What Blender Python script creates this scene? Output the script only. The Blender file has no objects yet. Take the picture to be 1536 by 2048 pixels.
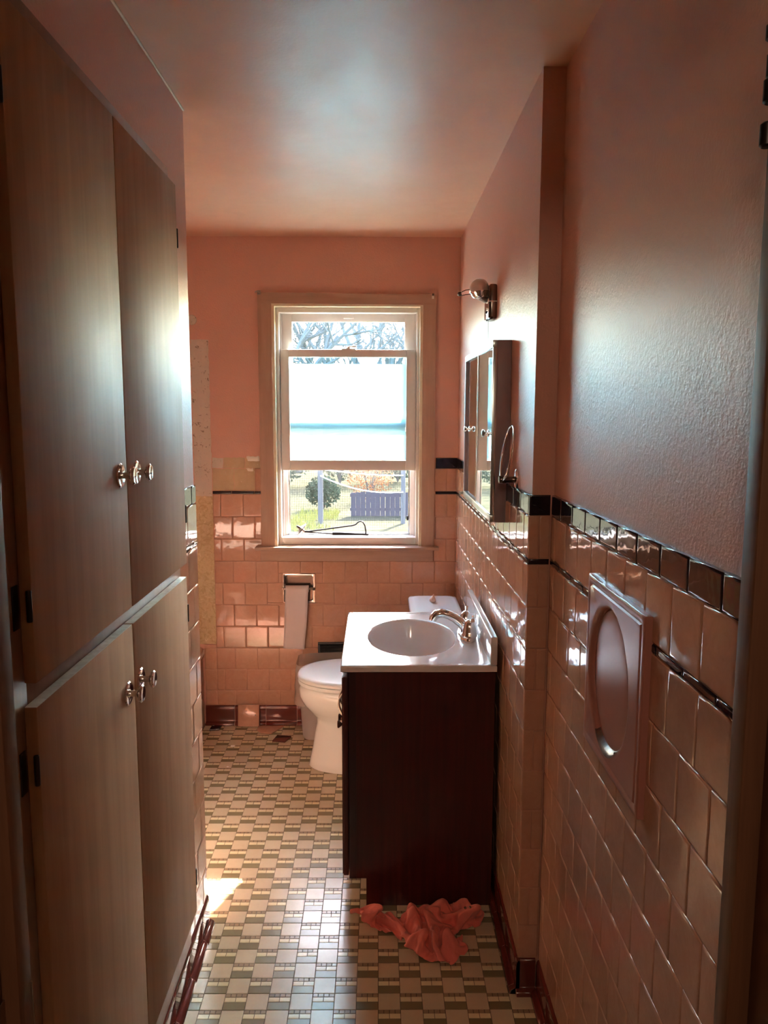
import bpy, bmesh, math, random
from mathutils import Vector, Matrix, noise
random.seed(7)
PI = math.pi

# ------------------------------------------------------------------ camera, sky, sun, exposure
sc = bpy.context.scene
COL = sc.collection
F_PX, PITCH, YAW, ROLL, CAM_H = 1569.67, 0.12942, 0.0084, 0.00218, 1.567
cam_d = bpy.data.cameras.new('camera'); cam = bpy.data.objects.new('camera', cam_d); COL.objects.link(cam)
cp, sp, cy, sy = math.cos(PITCH), math.sin(PITCH), math.cos(YAW), math.sin(YAW)
fwd = Vector((sy * cp, cy * cp, -sp)); rgt = Vector((cy, -sy, 0)); upv = rgt.cross(fwd)
r2 = rgt * math.cos(ROLL) + upv * math.sin(ROLL); u2 = upv * math.cos(ROLL) - rgt * math.sin(ROLL)
cm = Matrix.Identity(4)
for k in range(3):
    cm[k][0], cm[k][1], cm[k][2] = r2[k], u2[k], -fwd[k]
cm[2][3] = CAM_H
cam.matrix_world = cm
cam_d.sensor_fit = 'HORIZONTAL'; cam_d.sensor_width = 36.0; cam_d.lens = F_PX * 36.0 / 1536.0
cam_d.clip_start = 0.02; cam_d.clip_end = 400
sc.camera = cam

SUN_DIR = Vector((-0.4163, -1.0, -0.714))            # the way the light travels: in through the window, down and to the left
world = bpy.data.worlds.new('sky'); sc.world = world; world.use_nodes = True
wn = world.node_tree.nodes; wl = world.node_tree.links
for n in list(wn): wn.remove(n)
w_out = wn.new('ShaderNodeOutputWorld'); w_bg = wn.new('ShaderNodeBackground'); w_sky = wn.new('ShaderNodeTexSky')
w_sky.sky_type = 'NISHITA'; w_sky.sun_disc = False
w_sky.sun_elevation = math.atan(0.659); w_sky.sun_rotation = math.atan2(0.4163, 1.0)
w_sky.air_density = 1.0; w_sky.dust_density = 2.0; w_sky.ozone_density = 1.5
w_bg.inputs['Strength'].default_value = 0.30
wl.new(w_sky.outputs[0], w_bg.inputs['Color']); wl.new(w_bg.outputs[0], w_out.inputs['Surface'])

sun_d = bpy.data.lights.new('sun', 'SUN'); sun_d.energy = 6.0; sun_d.angle = math.radians(0.6); sun_d.color = (1.0, 0.96, 0.90)
sun = bpy.data.objects.new('sun', sun_d); COL.objects.link(sun)
sun.rotation_euler = SUN_DIR.to_track_quat('-Z', 'Y').to_euler(); sun.location = (4, 12, 8)

vs = sc.view_settings
vs.view_transform = 'Standard'; vs.look = 'None'; vs.gamma = 1.0; vs.use_curve_mapping = False
vs.exposure = 4.9
HALL_FILL_W = 0.8  # strength of the added fill lamp in the hall
sc.cycles.max_bounces = 14; sc.cycles.diffuse_bounces = 8; sc.cycles.glossy_bounces = 6; sc.cycles.transparent_max_bounces = 16

# ------------------------------------------------------------------ materials
def lin(c):
    return tuple(((v / 255) / 12.92 if v / 255 <= 0.04045 else ((v / 255 + 0.055) / 1.055) ** 2.4) for v in c) + (1.0,)

def P(m): return m.node_tree.nodes['Principled BSDF']

def mat(name, rgb, rough=0.5, metal=0.0, spec=0.5, coat=0.0, coat_rough=0.05, rnd=0.0, island=False,
        var=None, bump=None, bump2=None, grain=None, trans=0.0, sheen=0.0, rvar=None):
    """procedural principled material: rnd per-object tint, var (scale, amount, rgb2), bump (scale, strength), grain (axis scales, rgb2, amount)"""
    m = bpy.data.materials.new(name); m.use_nodes = True
    nt = m.node_tree; N = nt.nodes; L = nt.links; p = N['Principled BSDF']
    p.inputs['Roughness'].default_value = rough; p.inputs['Metallic'].default_value = metal
    p.inputs['Specular IOR Level'].default_value = spec
    p.inputs['Coat Weight'].default_value = coat; p.inputs['Coat Roughness'].default_value = coat_rough
    p.inputs['Transmission Weight'].default_value = trans; p.inputs['Sheen Weight'].default_value = sheen
    base = lin(rgb); p.inputs['Base Color'].default_value = base
    geo = N.new('ShaderNodeNewGeometry'); pos = geo.outputs['Position']
    col = None
    def rgbn(c):
        n = N.new('ShaderNodeRGB'); n.outputs[0].default_value = c; return n.outputs[0]
    def mix(a, b, f, mode='MIX'):
        n = N.new('ShaderNodeMix'); n.data_type = 'RGBA'; n.blend_type = mode
        L.new(a, n.inputs[6]); L.new(b, n.inputs[7])
        if isinstance(f, float): n.inputs[0].default_value = f
        else: L.new(f, n.inputs[0])
        return n.outputs[2]
    def nz(scale, detail=3.0, dist=0.0, vec=None, rg=0.55):
        n = N.new('ShaderNodeTexNoise'); n.inputs['Scale'].default_value = scale; n.inputs['Detail'].default_value = detail
        n.inputs['Distortion'].default_value = dist; n.inputs['Roughness'].default_value = rg
        L.new(vec or pos, n.inputs['Vector']); return n.outputs['Fac']
    def ramp(f, a, b):
        n = N.new('ShaderNodeMapRange'); n.inputs[1].default_value = a; n.inputs[2].default_value = b
        L.new(f, n.inputs[0]); return n.outputs[0]
    def mul(f, k):
        n = N.new('ShaderNodeMath'); n.operation = 'MULTIPLY'; n.inputs[1].default_value = k; L.new(f, n.inputs[0]); return n.outputs[0]
    if var or grain or rnd: col = rgbn(base)
    if var:
        for v in (var if isinstance(var, list) else [var]):
            sc_, amt, c2 = v[:3]; dist = v[3] if len(v) > 3 else 0.6; lo, hi = (v[4], v[5]) if len(v) > 5 else (0.35, 0.7)
            col = mix(col, rgbn(lin(c2)), mul(ramp(nz(sc_, 4.0, dist), lo, hi), amt))
    if grain:
        mp = N.new('ShaderNodeMapping'); mp.inputs['Scale'].default_value = grain[0]; L.new(pos, mp.inputs['Vector'])
        col = mix(col, rgbn(lin(grain[1])), mul(ramp(nz(1.0, 6.0, 0.4, mp.outputs[0], 0.65), 0.3, 0.7), grain[2]))
    if rnd:
        if island: ro = geo.outputs['Random Per Island']
        else:
            oi = N.new('ShaderNodeObjectInfo'); ro = oi.outputs['Random']
        hsv = N.new('ShaderNodeHueSaturation'); L.new(col, hsv.inputs['Color'])
        mr = N.new('ShaderNodeMapRange'); mr.inputs[3].default_value = 1 - rnd; mr.inputs[4].default_value = 1 + rnd
        L.new(ro, mr.inputs[0]); L.new(mr.outputs[0], hsv.inputs['Value'])
        hm = N.new('ShaderNodeMapRange'); hm.inputs[3].default_value = 0.5 - rnd * 0.04; hm.inputs[4].default_value = 0.5 + rnd * 0.04
        h2 = N.new('ShaderNodeMath'); h2.operation = 'FRACT'; L.new(mul(ro, 7.31), h2.inputs[0])
        L.new(h2.outputs[0], hm.inputs[0]); L.new(hm.outputs[0], hsv.inputs['Hue'])
        col = hsv.outputs[0]
    if col is not None: L.new(col, p.inputs['Base Color'])
    if rvar:
        r = N.new('ShaderNodeMapRange'); r.inputs[3].default_value = rough * (1 - rvar[1]); r.inputs[4].default_value = rough * (1 + rvar[1])
        L.new(nz(rvar[0], 4.0), r.inputs[0]); L.new(r.outputs[0], p.inputs['Roughness'])
    prev = None
    for b in (bump, bump2):
        if not b: continue
        bn = N.new('ShaderNodeBump'); bn.inputs['Strength'].default_value = b[1]; bn.inputs['Distance'].default_value = b[2] if len(b) > 2 else 0.002
        if len(b) > 3:
            mp = N.new('ShaderNodeMapping'); mp.inputs['Scale'].default_value = b[3]; L.new(pos, mp.inputs['Vector'])
            L.new(nz(b[0], 3.0, 0.0, mp.outputs[0]), bn.inputs['Height'])
        else: L.new(nz(b[0], 2.0), bn.inputs['Height'])
        if prev: L.new(prev, bn.inputs['Normal'])
        prev = bn.outputs[0]
    if prev:
        L.new(prev, p.inputs['Normal'])
        if coat: L.new(prev, p.inputs['Coat Normal'])
    return m

def schlick(N, L, f0=0.04):
    lw = N.new('ShaderNodeLayerWeight'); lw.inputs['Blend'].default_value = 0.5
    pw = N.new('ShaderNodeMath'); pw.operation = 'POWER'; pw.inputs[1].default_value = 5.0; L.new(lw.outputs['Facing'], pw.inputs[0])
    ma = N.new('ShaderNodeMath'); ma.operation = 'MULTIPLY_ADD'; ma.inputs[1].default_value = 1 - f0; ma.inputs[2].default_value = f0; L.new(pw.outputs[0], ma.inputs[0])
    return ma.outputs[0]

def glass_thin(name, tint=(235, 250, 248)):
    m = bpy.data.materials.new(name); m.use_nodes = True
    N = m.node_tree.nodes; L = m.node_tree.links
    for n in list(N): N.remove(n)
    o = N.new('ShaderNodeOutputMaterial'); t = N.new('ShaderNodeBsdfTransparent'); g = N.new('ShaderNodeBsdfGlossy')
    f = schlick(N, L); mx = N.new('ShaderNodeMixShader')
    t.inputs[0].default_value = lin(tint); g.inputs['Roughness'].default_value = 0.01
    L.new(f, mx.inputs[0]); L.new(t.outputs[0], mx.inputs[1]); L.new(g.outputs[0], mx.inputs[2]); L.new(mx.outputs[0], o.inputs[0])
    return m

def film_mat(name, rgb, f_trl=0.8, f_clear=0.0, rough=0.5):
    """translucent sheet: diffuse + translucent (+ some straight transparency)"""
    m = bpy.data.materials.new(name); m.use_nodes = True
    N = m.node_tree.nodes; L = m.node_tree.links
    for n in list(N): N.remove(n)
    o = N.new('ShaderNodeOutputMaterial'); d = N.new('ShaderNodeBsdfDiffuse'); t = N.new('ShaderNodeBsdfTranslucent')
    d.inputs[0].default_value = lin(rgb); t.inputs[0].default_value = lin(rgb)
    mx = N.new('ShaderNodeMixShader'); mx.inputs[0].default_value = f_trl
    L.new(d.outputs[0], mx.inputs[1]); L.new(t.outputs[0], mx.inputs[2])
    c = N.new('ShaderNodeBsdfTransparent'); m2 = N.new('ShaderNodeMixShader'); m2.inputs[0].default_value = f_clear
    L.new(mx.outputs[0], m2.inputs[1]); L.new(c.outputs[0], m2.inputs[2])
    g = N.new('ShaderNodeBsdfGlossy'); g.inputs['Roughness'].default_value = rough
    f = schlick(N, L); m3 = N.new('ShaderNodeMixShader')
    L.new(f, m3.inputs[0]); L.new(m2.outputs[0], m3.inputs[1]); L.new(g.outputs[0], m3.inputs[2]); L.new(m3.outputs[0], o.inputs[0])
    return m

M = {}
PAINT = (210, 160, 140)
M['paint'] = mat('coral_wall_paint', PAINT, 0.45, spec=0.36, var=(3.0, 0.25, (200, 148, 128)), bump=(150, 0.7, 0.0016), bump2=(36, 0.2, 0.003))
M['ceil'] = mat('coral_ceiling_paint', (226, 180, 148), 0.42, spec=0.5, var=[(4.0, 0.35, (210, 160, 130)), (1.3, 0.35, (200, 150, 118))], bump=(130, 0.35, 0.0012), bump2=(7, 0.3, 0.010), rvar=(5, 0.25))
M['hall'] = mat('hall_paint', (150, 120, 95), 0.7)
M['tile'] = mat('salmon_glazed_tile', (190, 144, 118), 0.05, spec=0.5, rnd=0.05, var=[(14, 0.35, (208, 166, 142), 3.0), (40, 0.25, (176, 130, 104), 4.0)], bump=(17, 0.16, 0.004))
M['tile_i'] = mat('salmon_tile_stuff', (206, 140, 114), 0.05, rnd=0.05, island=True, var=(14, 0.35, (222, 160, 136), 3.0), bump=(17, 0.16, 0.004))
M['grout'] = mat('wall_grout', (196, 150, 126), 0.8, var=(30, 0.3, (170, 120, 98)))
M['black'] = mat('black_glazed_tile', (26, 20, 30), 0.05, rnd=0.1, bump=(20, 0.18, 0.004))
M['maroon'] = mat('maroon_glazed_tile', (104, 50, 42), 0.08, rnd=0.08, bump=(24, 0.12, 0.003))
M['grout_b'] = mat('base_grout', (200, 150, 130), 0.7)
M['f_plain'] = mat('blush_floor_tile', (206, 190, 160), 0.22, rnd=0.05, var=(40, 0.2, (190, 168, 136)), bump=(300, 0.05, 0.0005))
M['f_dark'] = mat('taupe_floor_tile', (134, 122, 92), 0.22, rnd=0.05, bump=(300, 0.05, 0.0005))
M['f_pale'] = mat('cream_floor_tile', (228, 216, 176), 0.22, rnd=0.04)
M['f_small'] = mat('small_taupe_floor_tile', (158, 138, 110), 0.25, rnd=0.08, island=True)
M['f_plain_i'] = mat('blush_floor_stuff', (206, 190, 160), 0.22, rnd=0.05, island=True)
M['f_dark_i'] = mat('taupe_floor_stuff', (134, 122, 92), 0.22, rnd=0.05, island=True)
M['f_pale_i'] = mat('cream_floor_stuff', (228, 216, 176), 0.22, rnd=0.04, island=True)
M['f_grout'] = mat('floor_grout', (92, 78, 62), 0.7)
M['wood'] = mat('varnished_brown_cabinet', (178, 136, 104), 0.58, spec=0.28, grain=((26, 26, 1.6), (152, 112, 82), 0.8), var=(1.6, 0.25, (162, 132, 90)), bump=(1.0, 0.18, 0.001, (160, 160, 5)), rvar=(6, 0.2))
M['wood_edge'] = mat('cabinet_frame_wood', (150, 110, 84), 0.38, grain=((40, 40, 2), (126, 90, 66), 0.7), bump=(1.0, 0.12, 0.001, (160, 160, 5)))
M['darkwood'] = mat('dark_door_frame_wood', (116, 80, 56), 0.55, spec=0.25, grain=((50, 50, 2), (82, 52, 36), 0.8), bump=(1.0, 0.15, 0.001, (180, 180, 6)))
M['worn'] = mat('worn_pale_edge', (224, 220, 206), 0.3, var=(60, 0.5, (150, 130, 108)))
M['casing'] = mat('weathered_window_casing', (184, 148, 124), 0.5, grain=((40, 40, 2.5), (160, 124, 102), 0.7), var=(9, 0.3, (172, 140, 124)), bump=(1.0, 0.2, 0.001, (150, 150, 8)))
M['casing_h'] = mat('weathered_window_casing_level', (184, 148, 124), 0.5, grain=((2.5, 40, 40), (160, 124, 102), 0.7), var=(9, 0.3, (172, 140, 124)), bump=(1.0, 0.2, 0.001, (8, 150, 150)))
M['stool'] = mat('window_stool_wood', (186, 150, 126), 0.3, grain=((2.5, 40, 40), (124, 92, 74), 0.7))
M['cream'] = mat('cream_jamb_paint', (222, 206, 176), 0.5, var=(30, 0.4, (196, 172, 138)))
M['vinyl'] = mat('white_vinyl', (206, 196, 188), 0.4)
M['glass'] = glass_thin('window_glass', (236, 247, 249))
M['film'] = film_mat('privacy_film', (184, 202, 208), 0.82)
M['wire'] = mat('screen_wire', (70, 72, 74), 0.6)
M['chrome'] = mat('chrome', (225, 222, 220), 0.07, metal=1.0)
M['brushed'] = mat('tarnished_metal', (170, 160, 150), 0.28, metal=1.0)
M['nickel'] = mat('dark_nickel', (120, 108, 100), 0.18, metal=1.0)
M['darkmetal'] = mat('dark_hinge_metal', (38, 32, 30), 0.35, metal=0.6)
M['cherry'] = mat('dark_cherry_vanity', (78, 28, 26), 0.33, grain=((50, 50, 2), (46, 16, 18), 0.8), bump=(1.0, 0.06, 0.0006, (150, 150, 6)))
M['cherry_d'] = mat('vanity_frame', (52, 22, 24), 0.3, grain=((50, 50, 2), (40, 16, 18), 0.7))
M['marble'] = mat('white_cultured_marble', (228, 224, 224), 0.12, coat=0.5, var=(6, 0.2, (214, 208, 206), 2.0))
M['china'] = mat('white_vitreous_china', (226, 230, 228), 0.08, coat=0.4)
M['seat'] = mat('toilet_seat_plastic', (222, 226, 226), 0.18)
M['basket'] = film_mat('frosted_white_plastic', (222, 214, 212), 0.35, 0.05)
M['bag'] = film_mat('thin_plastic_bag', (228, 216, 206), 0.4, 0.45, 0.25)
M['bronze'] = mat('dark_bronze_cabinet', (150, 132, 136), 0.45, var=(20, 0.3, (132, 114, 118)))
M['steel'] = mat('satin_frame_metal', (196, 204, 204), 0.25, metal=0.85)
M['mirror'] = mat('mirror_glass', (226, 240, 238), 0.015, metal=1.0, var=(40, 0.1, (190, 205, 200)))
M['opal'] = mat('opal_glass', (238, 220, 210), 0.12, spec=0.5)
M['mauve'] = mat('mauve_enamelled_panel', (166, 112, 98), 0.32, spec=0.35, var=(8, 0.3, (160, 108, 98)))
M['baremetal'] = mat('chipped_bare_metal', (120, 116, 112), 0.35, metal=0.8, var=(50, 0.6, (70, 62, 58)), bump=(90, 0.3, 0.002))
M['paper'] = mat('toilet_paper', (214, 200, 196), 0.9, var=(14, 0.15, (200, 186, 182)))
M['blackplastic'] = mat('black_vent_plastic', (24, 24, 28), 0.4)
M['cloth'] = mat('red_cotton_rag', (232, 130, 116), 0.9, sheen=0.2, var=(26, 0.3, (218, 112, 100)), bump=(400, 0.25, 0.001), bump2=(60, 0.25, 0.004))
M['plaster'] = mat('bare_plaster', (206, 192, 176), 0.85, var=[(60, 0.9, (120, 98, 78), 1.0, 0.60, 0.68), (12, 0.3, (190, 170, 150))], bump=(60, 0.4, 0.002))
M['mastic'] = mat('yellowed_mastic', (204, 182, 142), 0.8, var=[(34, 0.7, (172, 142, 98), 1.5, 0.45, 0.68), (70, 0.8, (226, 210, 172), 1.0, 0.60, 0.70)], bump=(80, 0.5, 0.002))
M['mastic2'] = mat('dry_mastic_patch', (198, 174, 140), 0.85, var=[(24, 0.4, (178, 150, 114)), (70, 0.8, (226, 214, 196), 1.0, 0.66, 0.72)], bump=(70, 0.4, 0.002))
M['tub'] = mat('beige_tub_enamel', (206, 168, 140), 0.15, coat=0.4)
M['shell'] = mat('sea_shell', (226, 190, 168), 0.4, var=(120, 0.6, (180, 120, 96)))
M['white'] = mat('white_plaster_crumb', (232, 226, 214), 0.9)
M['lawn'] = mat('autumn_lawn', (60, 60, 46), 0.9, var=[(1.2, 0.7, (80, 76, 62)), (9, 0.5, (38, 40, 30))], spec=0.0)
M['leaf_g'] = mat('evergreen_leaf', (52, 62, 46), 0.7, rnd=0.25, island=True, spec=0.0)
M['leaf_o'] = mat('orange_autumn_leaf', (140, 88, 52), 0.7, rnd=0.25, island=True, spec=0.0)
M['leaf_y'] = mat('yellow_grass_blade', (128, 124, 66), 0.8, rnd=0.25, island=True, spec=0.0)
M['bark'] = mat('grey_bark', (92, 88, 84), 0.9, var=(20, 0.5, (66, 60, 58)), spec=0.0)
M['post'] = mat('weathered_post', (92, 90, 90), 0.8, var=(8, 0.3, (74, 72, 72)), spec=0.0)
M['shed'] = mat('lilac_grey_boards', (66, 62, 68), 0.8, rnd=0.06, spec=0.0)
M['line'] = mat('white_line', (240, 240, 240), 0.6)

# ------------------------------------------------------------------ builders
ROOT = {}      # object name -> world offset of its thing's origin

class MB:
    def __init__(s): s.v = []; s.f = []
    def add(s, vs_, fs):
        o = len(s.v); s.v += [tuple(v) for v in vs_]; s.f += [tuple(i + o for i in f) for f in fs]; return s
    def box(s, x0, x1, y0, y1, z0, z1, bev=0.0, seg=2):
        if bev <= 0:
            return s.add([(x0, y0, z0), (x1, y0, z0), (x1, y1, z0), (x0, y1, z0), (x0, y0, z1), (x1, y0, z1), (x1, y1, z1), (x0, y1, z1)],
                         [(0, 3, 2, 1), (4, 5, 6, 7), (0, 1, 5, 4), (1, 2, 6, 5), (2, 3, 7, 6), (3, 0, 4, 7)])
        bm = bmesh.new(); bmesh.ops.create_cube(bm, size=1.0)
        for v in bm.verts:
            v.co = Vector(((x0 + x1) / 2 + v.co.x * (x1 - x0), (y0 + y1) / 2 + v.co.y * (y1 - y0), (z0 + z1) / 2 + v.co.z * (z1 - z0)))
        bmesh.ops.bevel(bm, geom=list(bm.edges), offset=bev, segments=seg, affect='EDGES', profile=0.5)
        bm.verts.index_update()
        s.add([v.co[:] for v in bm.verts], [[v.index for v in f.verts] for f in bm.faces]); bm.free(); return s
    def tube(s, pts, r, n=10, cap=True):
        pts = [Vector(p) for p in pts]; rr = r if isinstance(r, (list, tuple)) else [r] * len(pts)
        prev = None; rings = []
        for i, p in enumerate(pts):
            t = (pts[min(i + 1, len(pts) - 1)] - pts[max(i - 1, 0)]).normalized()
            if prev is None:
                a = Vector((0, 0, 1)) if abs(t.z) < 0.9 else Vector((1, 0, 0)); u = t.cross(a).normalized()
            else: u = (prev - t * prev.dot(t)).normalized()
            prev = u; w = t.cross(u)
            rings.append([p + (u * math.cos(2 * PI * k / n) + w * math.sin(2 * PI * k / n)) * rr[i] for k in range(n)])
        vs_ = [v for r_ in rings for v in r_]; fs = []
        for i in range(len(pts) - 1):
            for k in range(n): fs.append((i * n + k, i * n + (k + 1) % n, (i + 1) * n + (k + 1) % n, (i + 1) * n + k))
        if cap: fs.append(tuple(range(n))[::-1]); fs.append(tuple((len(pts) - 1) * n + k for k in range(n)))
        return s.add(vs_, fs)
    def lathe(s, prof, org, axis=(0, 0, 1), n=24, sx=1.0):
        ax = Vector(axis).normalized(); a = Vector((0, 0, 1)) if abs(ax.z) < 0.9 else Vector((1, 0, 0))
        u = ax.cross(a).normalized(); w = ax.cross(u); o = Vector(org); vs_ = []; fs = []
        for r, h in prof:
            for k in range(n):
                vs_.append(o + ax * h + (u * math.cos(2 * PI * k / n) * sx + w * math.sin(2 * PI * k / n)) * max(r, 1e-5))
        m = len(prof)
        for i in range(m - 1):
            for k in range(n): fs.append((i * n + k, i * n + (k + 1) % n, (i + 1) * n + (k + 1) % n, (i + 1) * n + k))
        fs.append(tuple(range(n))[::-1]); fs.append(tuple((m - 1) * n + k for k in range(n)))
        return s.add(vs_, fs)
    def loft(s, rings, cap0=True, cap1=True):
        n = len(rings[0]); vs_ = [v for r in rings for v in r]; fs = []
        for i in range(len(rings) - 1):
            for k in range(n): fs.append((i * n + k, i * n + (k + 1) % n, (i + 1) * n + (k + 1) % n, (i + 1) * n + k))
        if cap0: fs.append(tuple(range(n))[::-1])
        if cap1: fs.append(tuple((len(rings) - 1) * n + k for k in range(n)))
        return s.add(vs_, fs)
    def build(s, name, m, parent=None, smooth=None, recalc=True):
        off = Vector((0, 0, 0))
        if parent is not None: off = ROOT.get(parent.name, Vector((0, 0, 0)))
        me = bpy.data.meshes.new(name)
        me.from_pydata([(v[0] - off.x, v[1] - off.y, v[2] - off.z) for v in s.v], [], s.f)
        if recalc:
            bm = bmesh.new(); bm.from_mesh(me); bmesh.ops.recalc_face_normals(bm, faces=bm.faces); bm.to_mesh(me); bm.free()
        me.validate()
        if smooth is not None:
            me.polygons.foreach_set('use_smooth', [True] * len(me.polygons)); me.set_sharp_from_angle(angle=math.radians(smooth))
        me.materials.append(M[m] if isinstance(m, str) else m)
        o = bpy.data.objects.new(name, me); COL.objects.link(o)
        if parent is not None: o.parent = parent; ROOT[o.name] = off
        return o

def B(x0, x1, y0, y1, z0, z1, bev=0.0, seg=2): return MB().box(x0, x1, y0, y1, z0, z1, bev, seg)

def thing(name, label, cat, loc, group=None):
    o = bpy.data.objects.new(name, None); COL.objects.link(o); o.location = loc; o.empty_display_size = 0.05
    o['label'] = label; o['category'] = cat
    if group: o['group'] = group
    ROOT[o.name] = Vector(loc); return o

def tag(o, label, cat, group=None):
    o['label'] = label; o['category'] = cat
    if group: o['group'] = group
    return o

def struct(o, label=None):
    o['kind'] = 'structure'
    if label: o['label'] = label
    return o

def sempty(name, loc, label=None):
    o = bpy.data.objects.new(name, None); COL.objects.link(o); o.location = loc; ROOT[o.name] = Vector(loc); o['kind'] = 'structure'
    if label: o['label'] = label
    return o

# ------------------------------------------------------------------ room shell
ZC = 2.365           # ceiling
YB = 3.779           # tiled face of the window wall
XM, XN, XL = 0.379, 0.434, -0.518     # tiled faces: mirror wall, near right wall, left wall
YJ = 1.944           # face of the step between the two right walls
BED = 0.009

floor = struct(B(-1.70, 1.30, -2.2, 4.0, -0.08, -0.0015).build('floor', 'f_grout'), 'mosaic tiled bathroom floor in blush, taupe and cream')
struct(B(-1.80, 1.40, -2.2, 4.0, ZC, ZC + 0.08).build('ceiling', 'ceil'), 'glossy coral painted ceiling')
# window wall with its opening
wx0, wx1, wz0, wz1 = -0.500, 0.215, 0.893, 2.062
wb = MB()
wb.box(-1.80, wx0, YB + BED, 3.95, 0, ZC); wb.box(wx1, 0.80, YB + BED, 3.95, 0, ZC)
wb.box(wx0, wx1, YB + BED, 3.95, 0, wz0); wb.box(wx0, wx1, YB + BED, 3.95, wz1, ZC)
wall_back = struct(wb.build('wall_back', 'paint'), 'coral painted window wall above salmon tile')
wall_mirror = struct(B(XM + BED, 0.80, YJ + 0.02, YB + BED, 0, ZC).build('wall_mirror_side', 'paint'), 'coral wall with the mirror cabinet')
wall_step = struct(B(XM + BED, 0.80, YJ + BED, YJ + 0.02, 0, ZC).build('wall_step', 'paint'), 'narrow step in the right wall')
wall_right = struct(B(XN + BED, 0.80, 0.90, YJ + BED, 0, ZC).build('wall_right', 'paint'), 'coral near right wall above salmon tile')
wall_left = struct(B(-0.62, -0.524, 0.90, 2.232, 0, ZC).build('wall_left', 'paint'), 'coral left wall round the linen cupboard')
struct(B(-1.72, -0.62, 2.10, 2.232, 0, ZC).build('wall_tub_end', 'paint'), 'end wall of the bath recess')
struct(B(-1.80, -1.66, 2.232, YB + BED, 0, ZC).build('wall_tub_side', 'paint'), 'long wall of the bath recess')
wf = MB(); wf.box(-1.70, -0.470, 0.74, 0.90, 0, ZC); wf.box(0.470, 1.30, 0.74, 0.90, 0, ZC); wf.box(-0.470, 0.470, 0.74, 0.90, 2.10, ZC)
struct(wf.build('wall_front', 'paint'), 'wall with the doorway the view comes through')
struct(B(-1.80, -1.70, -2.2, 0.90, 0, ZC).build('wall_hall_left', 'hall'))
struct(B(1.30, 1.40, -2.2, 0.90, 0, ZC).build('wall_hall_right', 'hall'))
struct(B(-1.80, 1.40, -2.3, -2.2, 0, ZC).build('wall_hall_back', 'hall'))

struct(MB().tube([(-0.5225, 0.905, ZC - 0.0015), (-0.5225, 2.231, ZC - 0.0015)], 0.0035, 8).build('trim_1', 'cream', None, 60), 'pale bead added as the lit paint edge between left wall and ceiling')  # added bead, its pale colour stands for light caught on the paint edge
# fill light added in the unseen hall behind the viewer, shaped as a ceiling lamp
hl_ = thing('hall_fill_light', 'round frosted fill light added on the unseen hall ceiling behind the doorway', 'added fill light', (-0.1, -0.9, ZC))
MB().lathe([(0.0, 0.0), (0.15, 0.0), (0.15, -0.018), (0.14, -0.022), (0.0, -0.022)], (-0.1, -0.9, ZC), (0, 0, 1), 32).build('rim', 'vinyl', hl_, 40)
MB().lathe([(0.13, -0.022), (0.125, -0.045), (0.10, -0.068), (0.06, -0.082), (0.0, -0.087)], (-0.1, -0.9, ZC), (0, 0, 1), 32).build('shade', 'opal', hl_, 60)
hd = bpy.data.lights.new('hall_fill_lamp', 'POINT'); hd.energy = HALL_FILL_W; hd.color = (1.0, 0.80, 0.60); hd.shadow_soft_size = 0.12  # added lamp that lifts the shadows near the camera
hb = bpy.data.objects.new('hall_fill_lamp', hd); COL.objects.link(hb); hb.location = (-0.1, -0.9, ZC - 0.22)

# ------------------------------------------------------------------ tile pieces
TCACHE = {}
def tile_mesh(kind, w, h, m, t=0.0088, e=0.0045):
    key = (kind, round(w, 4), round(h, 4), m)
    if key in TCACHE: return TCACHE[key]
    e = min(e, w * 0.3, h * 0.3)
    rings = [(0.0, 0.0), (0.0, t - 0.0030), (e * 0.18, t - 0.0012), (e * 0.55, t - 0.0003), (e, t), (e * 1.5, t)]
    vs_ = []; fs = []
    for d, z in rings:
        a, b = w / 2 - d, h / 2 - d
        vs_ += [(-a, -b, z), (a, -b, z), (a, b, z), (-a, b, z)]
    for i in range(len(rings) - 1):
        for k in range(4): fs.append((i * 4 + k, i * 4 + (k + 1) % 4, (i + 1) * 4 + (k + 1) % 4, (i + 1) * 4 + k))
    n = (len(rings) - 1) * 4; fs.append((n, n + 1, n + 2, n + 3))
    me = bpy.data.meshes.new(kind); me.from_pydata(vs_, [], fs)
    me.polygons.foreach_set('use_smooth', [True] * len(me.polygons)); me.set_sharp_from_angle(angle=math.radians(75))
    me.materials.append(M[m]); TCACHE[key] = me; return me

def place(me, name, parent, loc, rot, jit=0.0):
    o = bpy.data.objects.new(name, me); COL.objects.link(o); o.parent = parent
    mt = rot.to_4x4()
    if jit: mt = mt @ Matrix.Rotation(random.uniform(-jit, jit), 4, 'X') @ Matrix.Rotation(random.uniform(-jit, jit), 4, 'Y')
    mt.translation = Vector(loc); o.matrix_local = mt
    return o

def frame(X, Y, Z): return Matrix((X, Y, Z)).transposed()
R_BACK = frame((1, 0, 0), (0, 0, 1), (0, -1, 0))
R_RIGHT = frame((0, -1, 0), (0, 0, 1), (-1, 0, 0))
R_LEFT = frame((0, 1, 0), (0, 0, 1), (1, 0, 0))
T, JT = 0.1095, 0.0014

def wall_rows(L, hb=0.100):
    rows = [('cap_tile', L + 0.1255, L + 0.1770, 'black'), ('wall_tile', L + 0.0160, L + 0.1245, 'tile'), ('liner_tile', L + 0.0006, L + 0.0148, 'black')]
    z = L; k = 0
    while z > hb + 0.012:
        z0 = max(z - T, hb + 0.0012); rows.append(('wall_tile', z0 + JT / 2, z - JT / 2, 'tile')); z -= T; k += 1
    return rows

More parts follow.
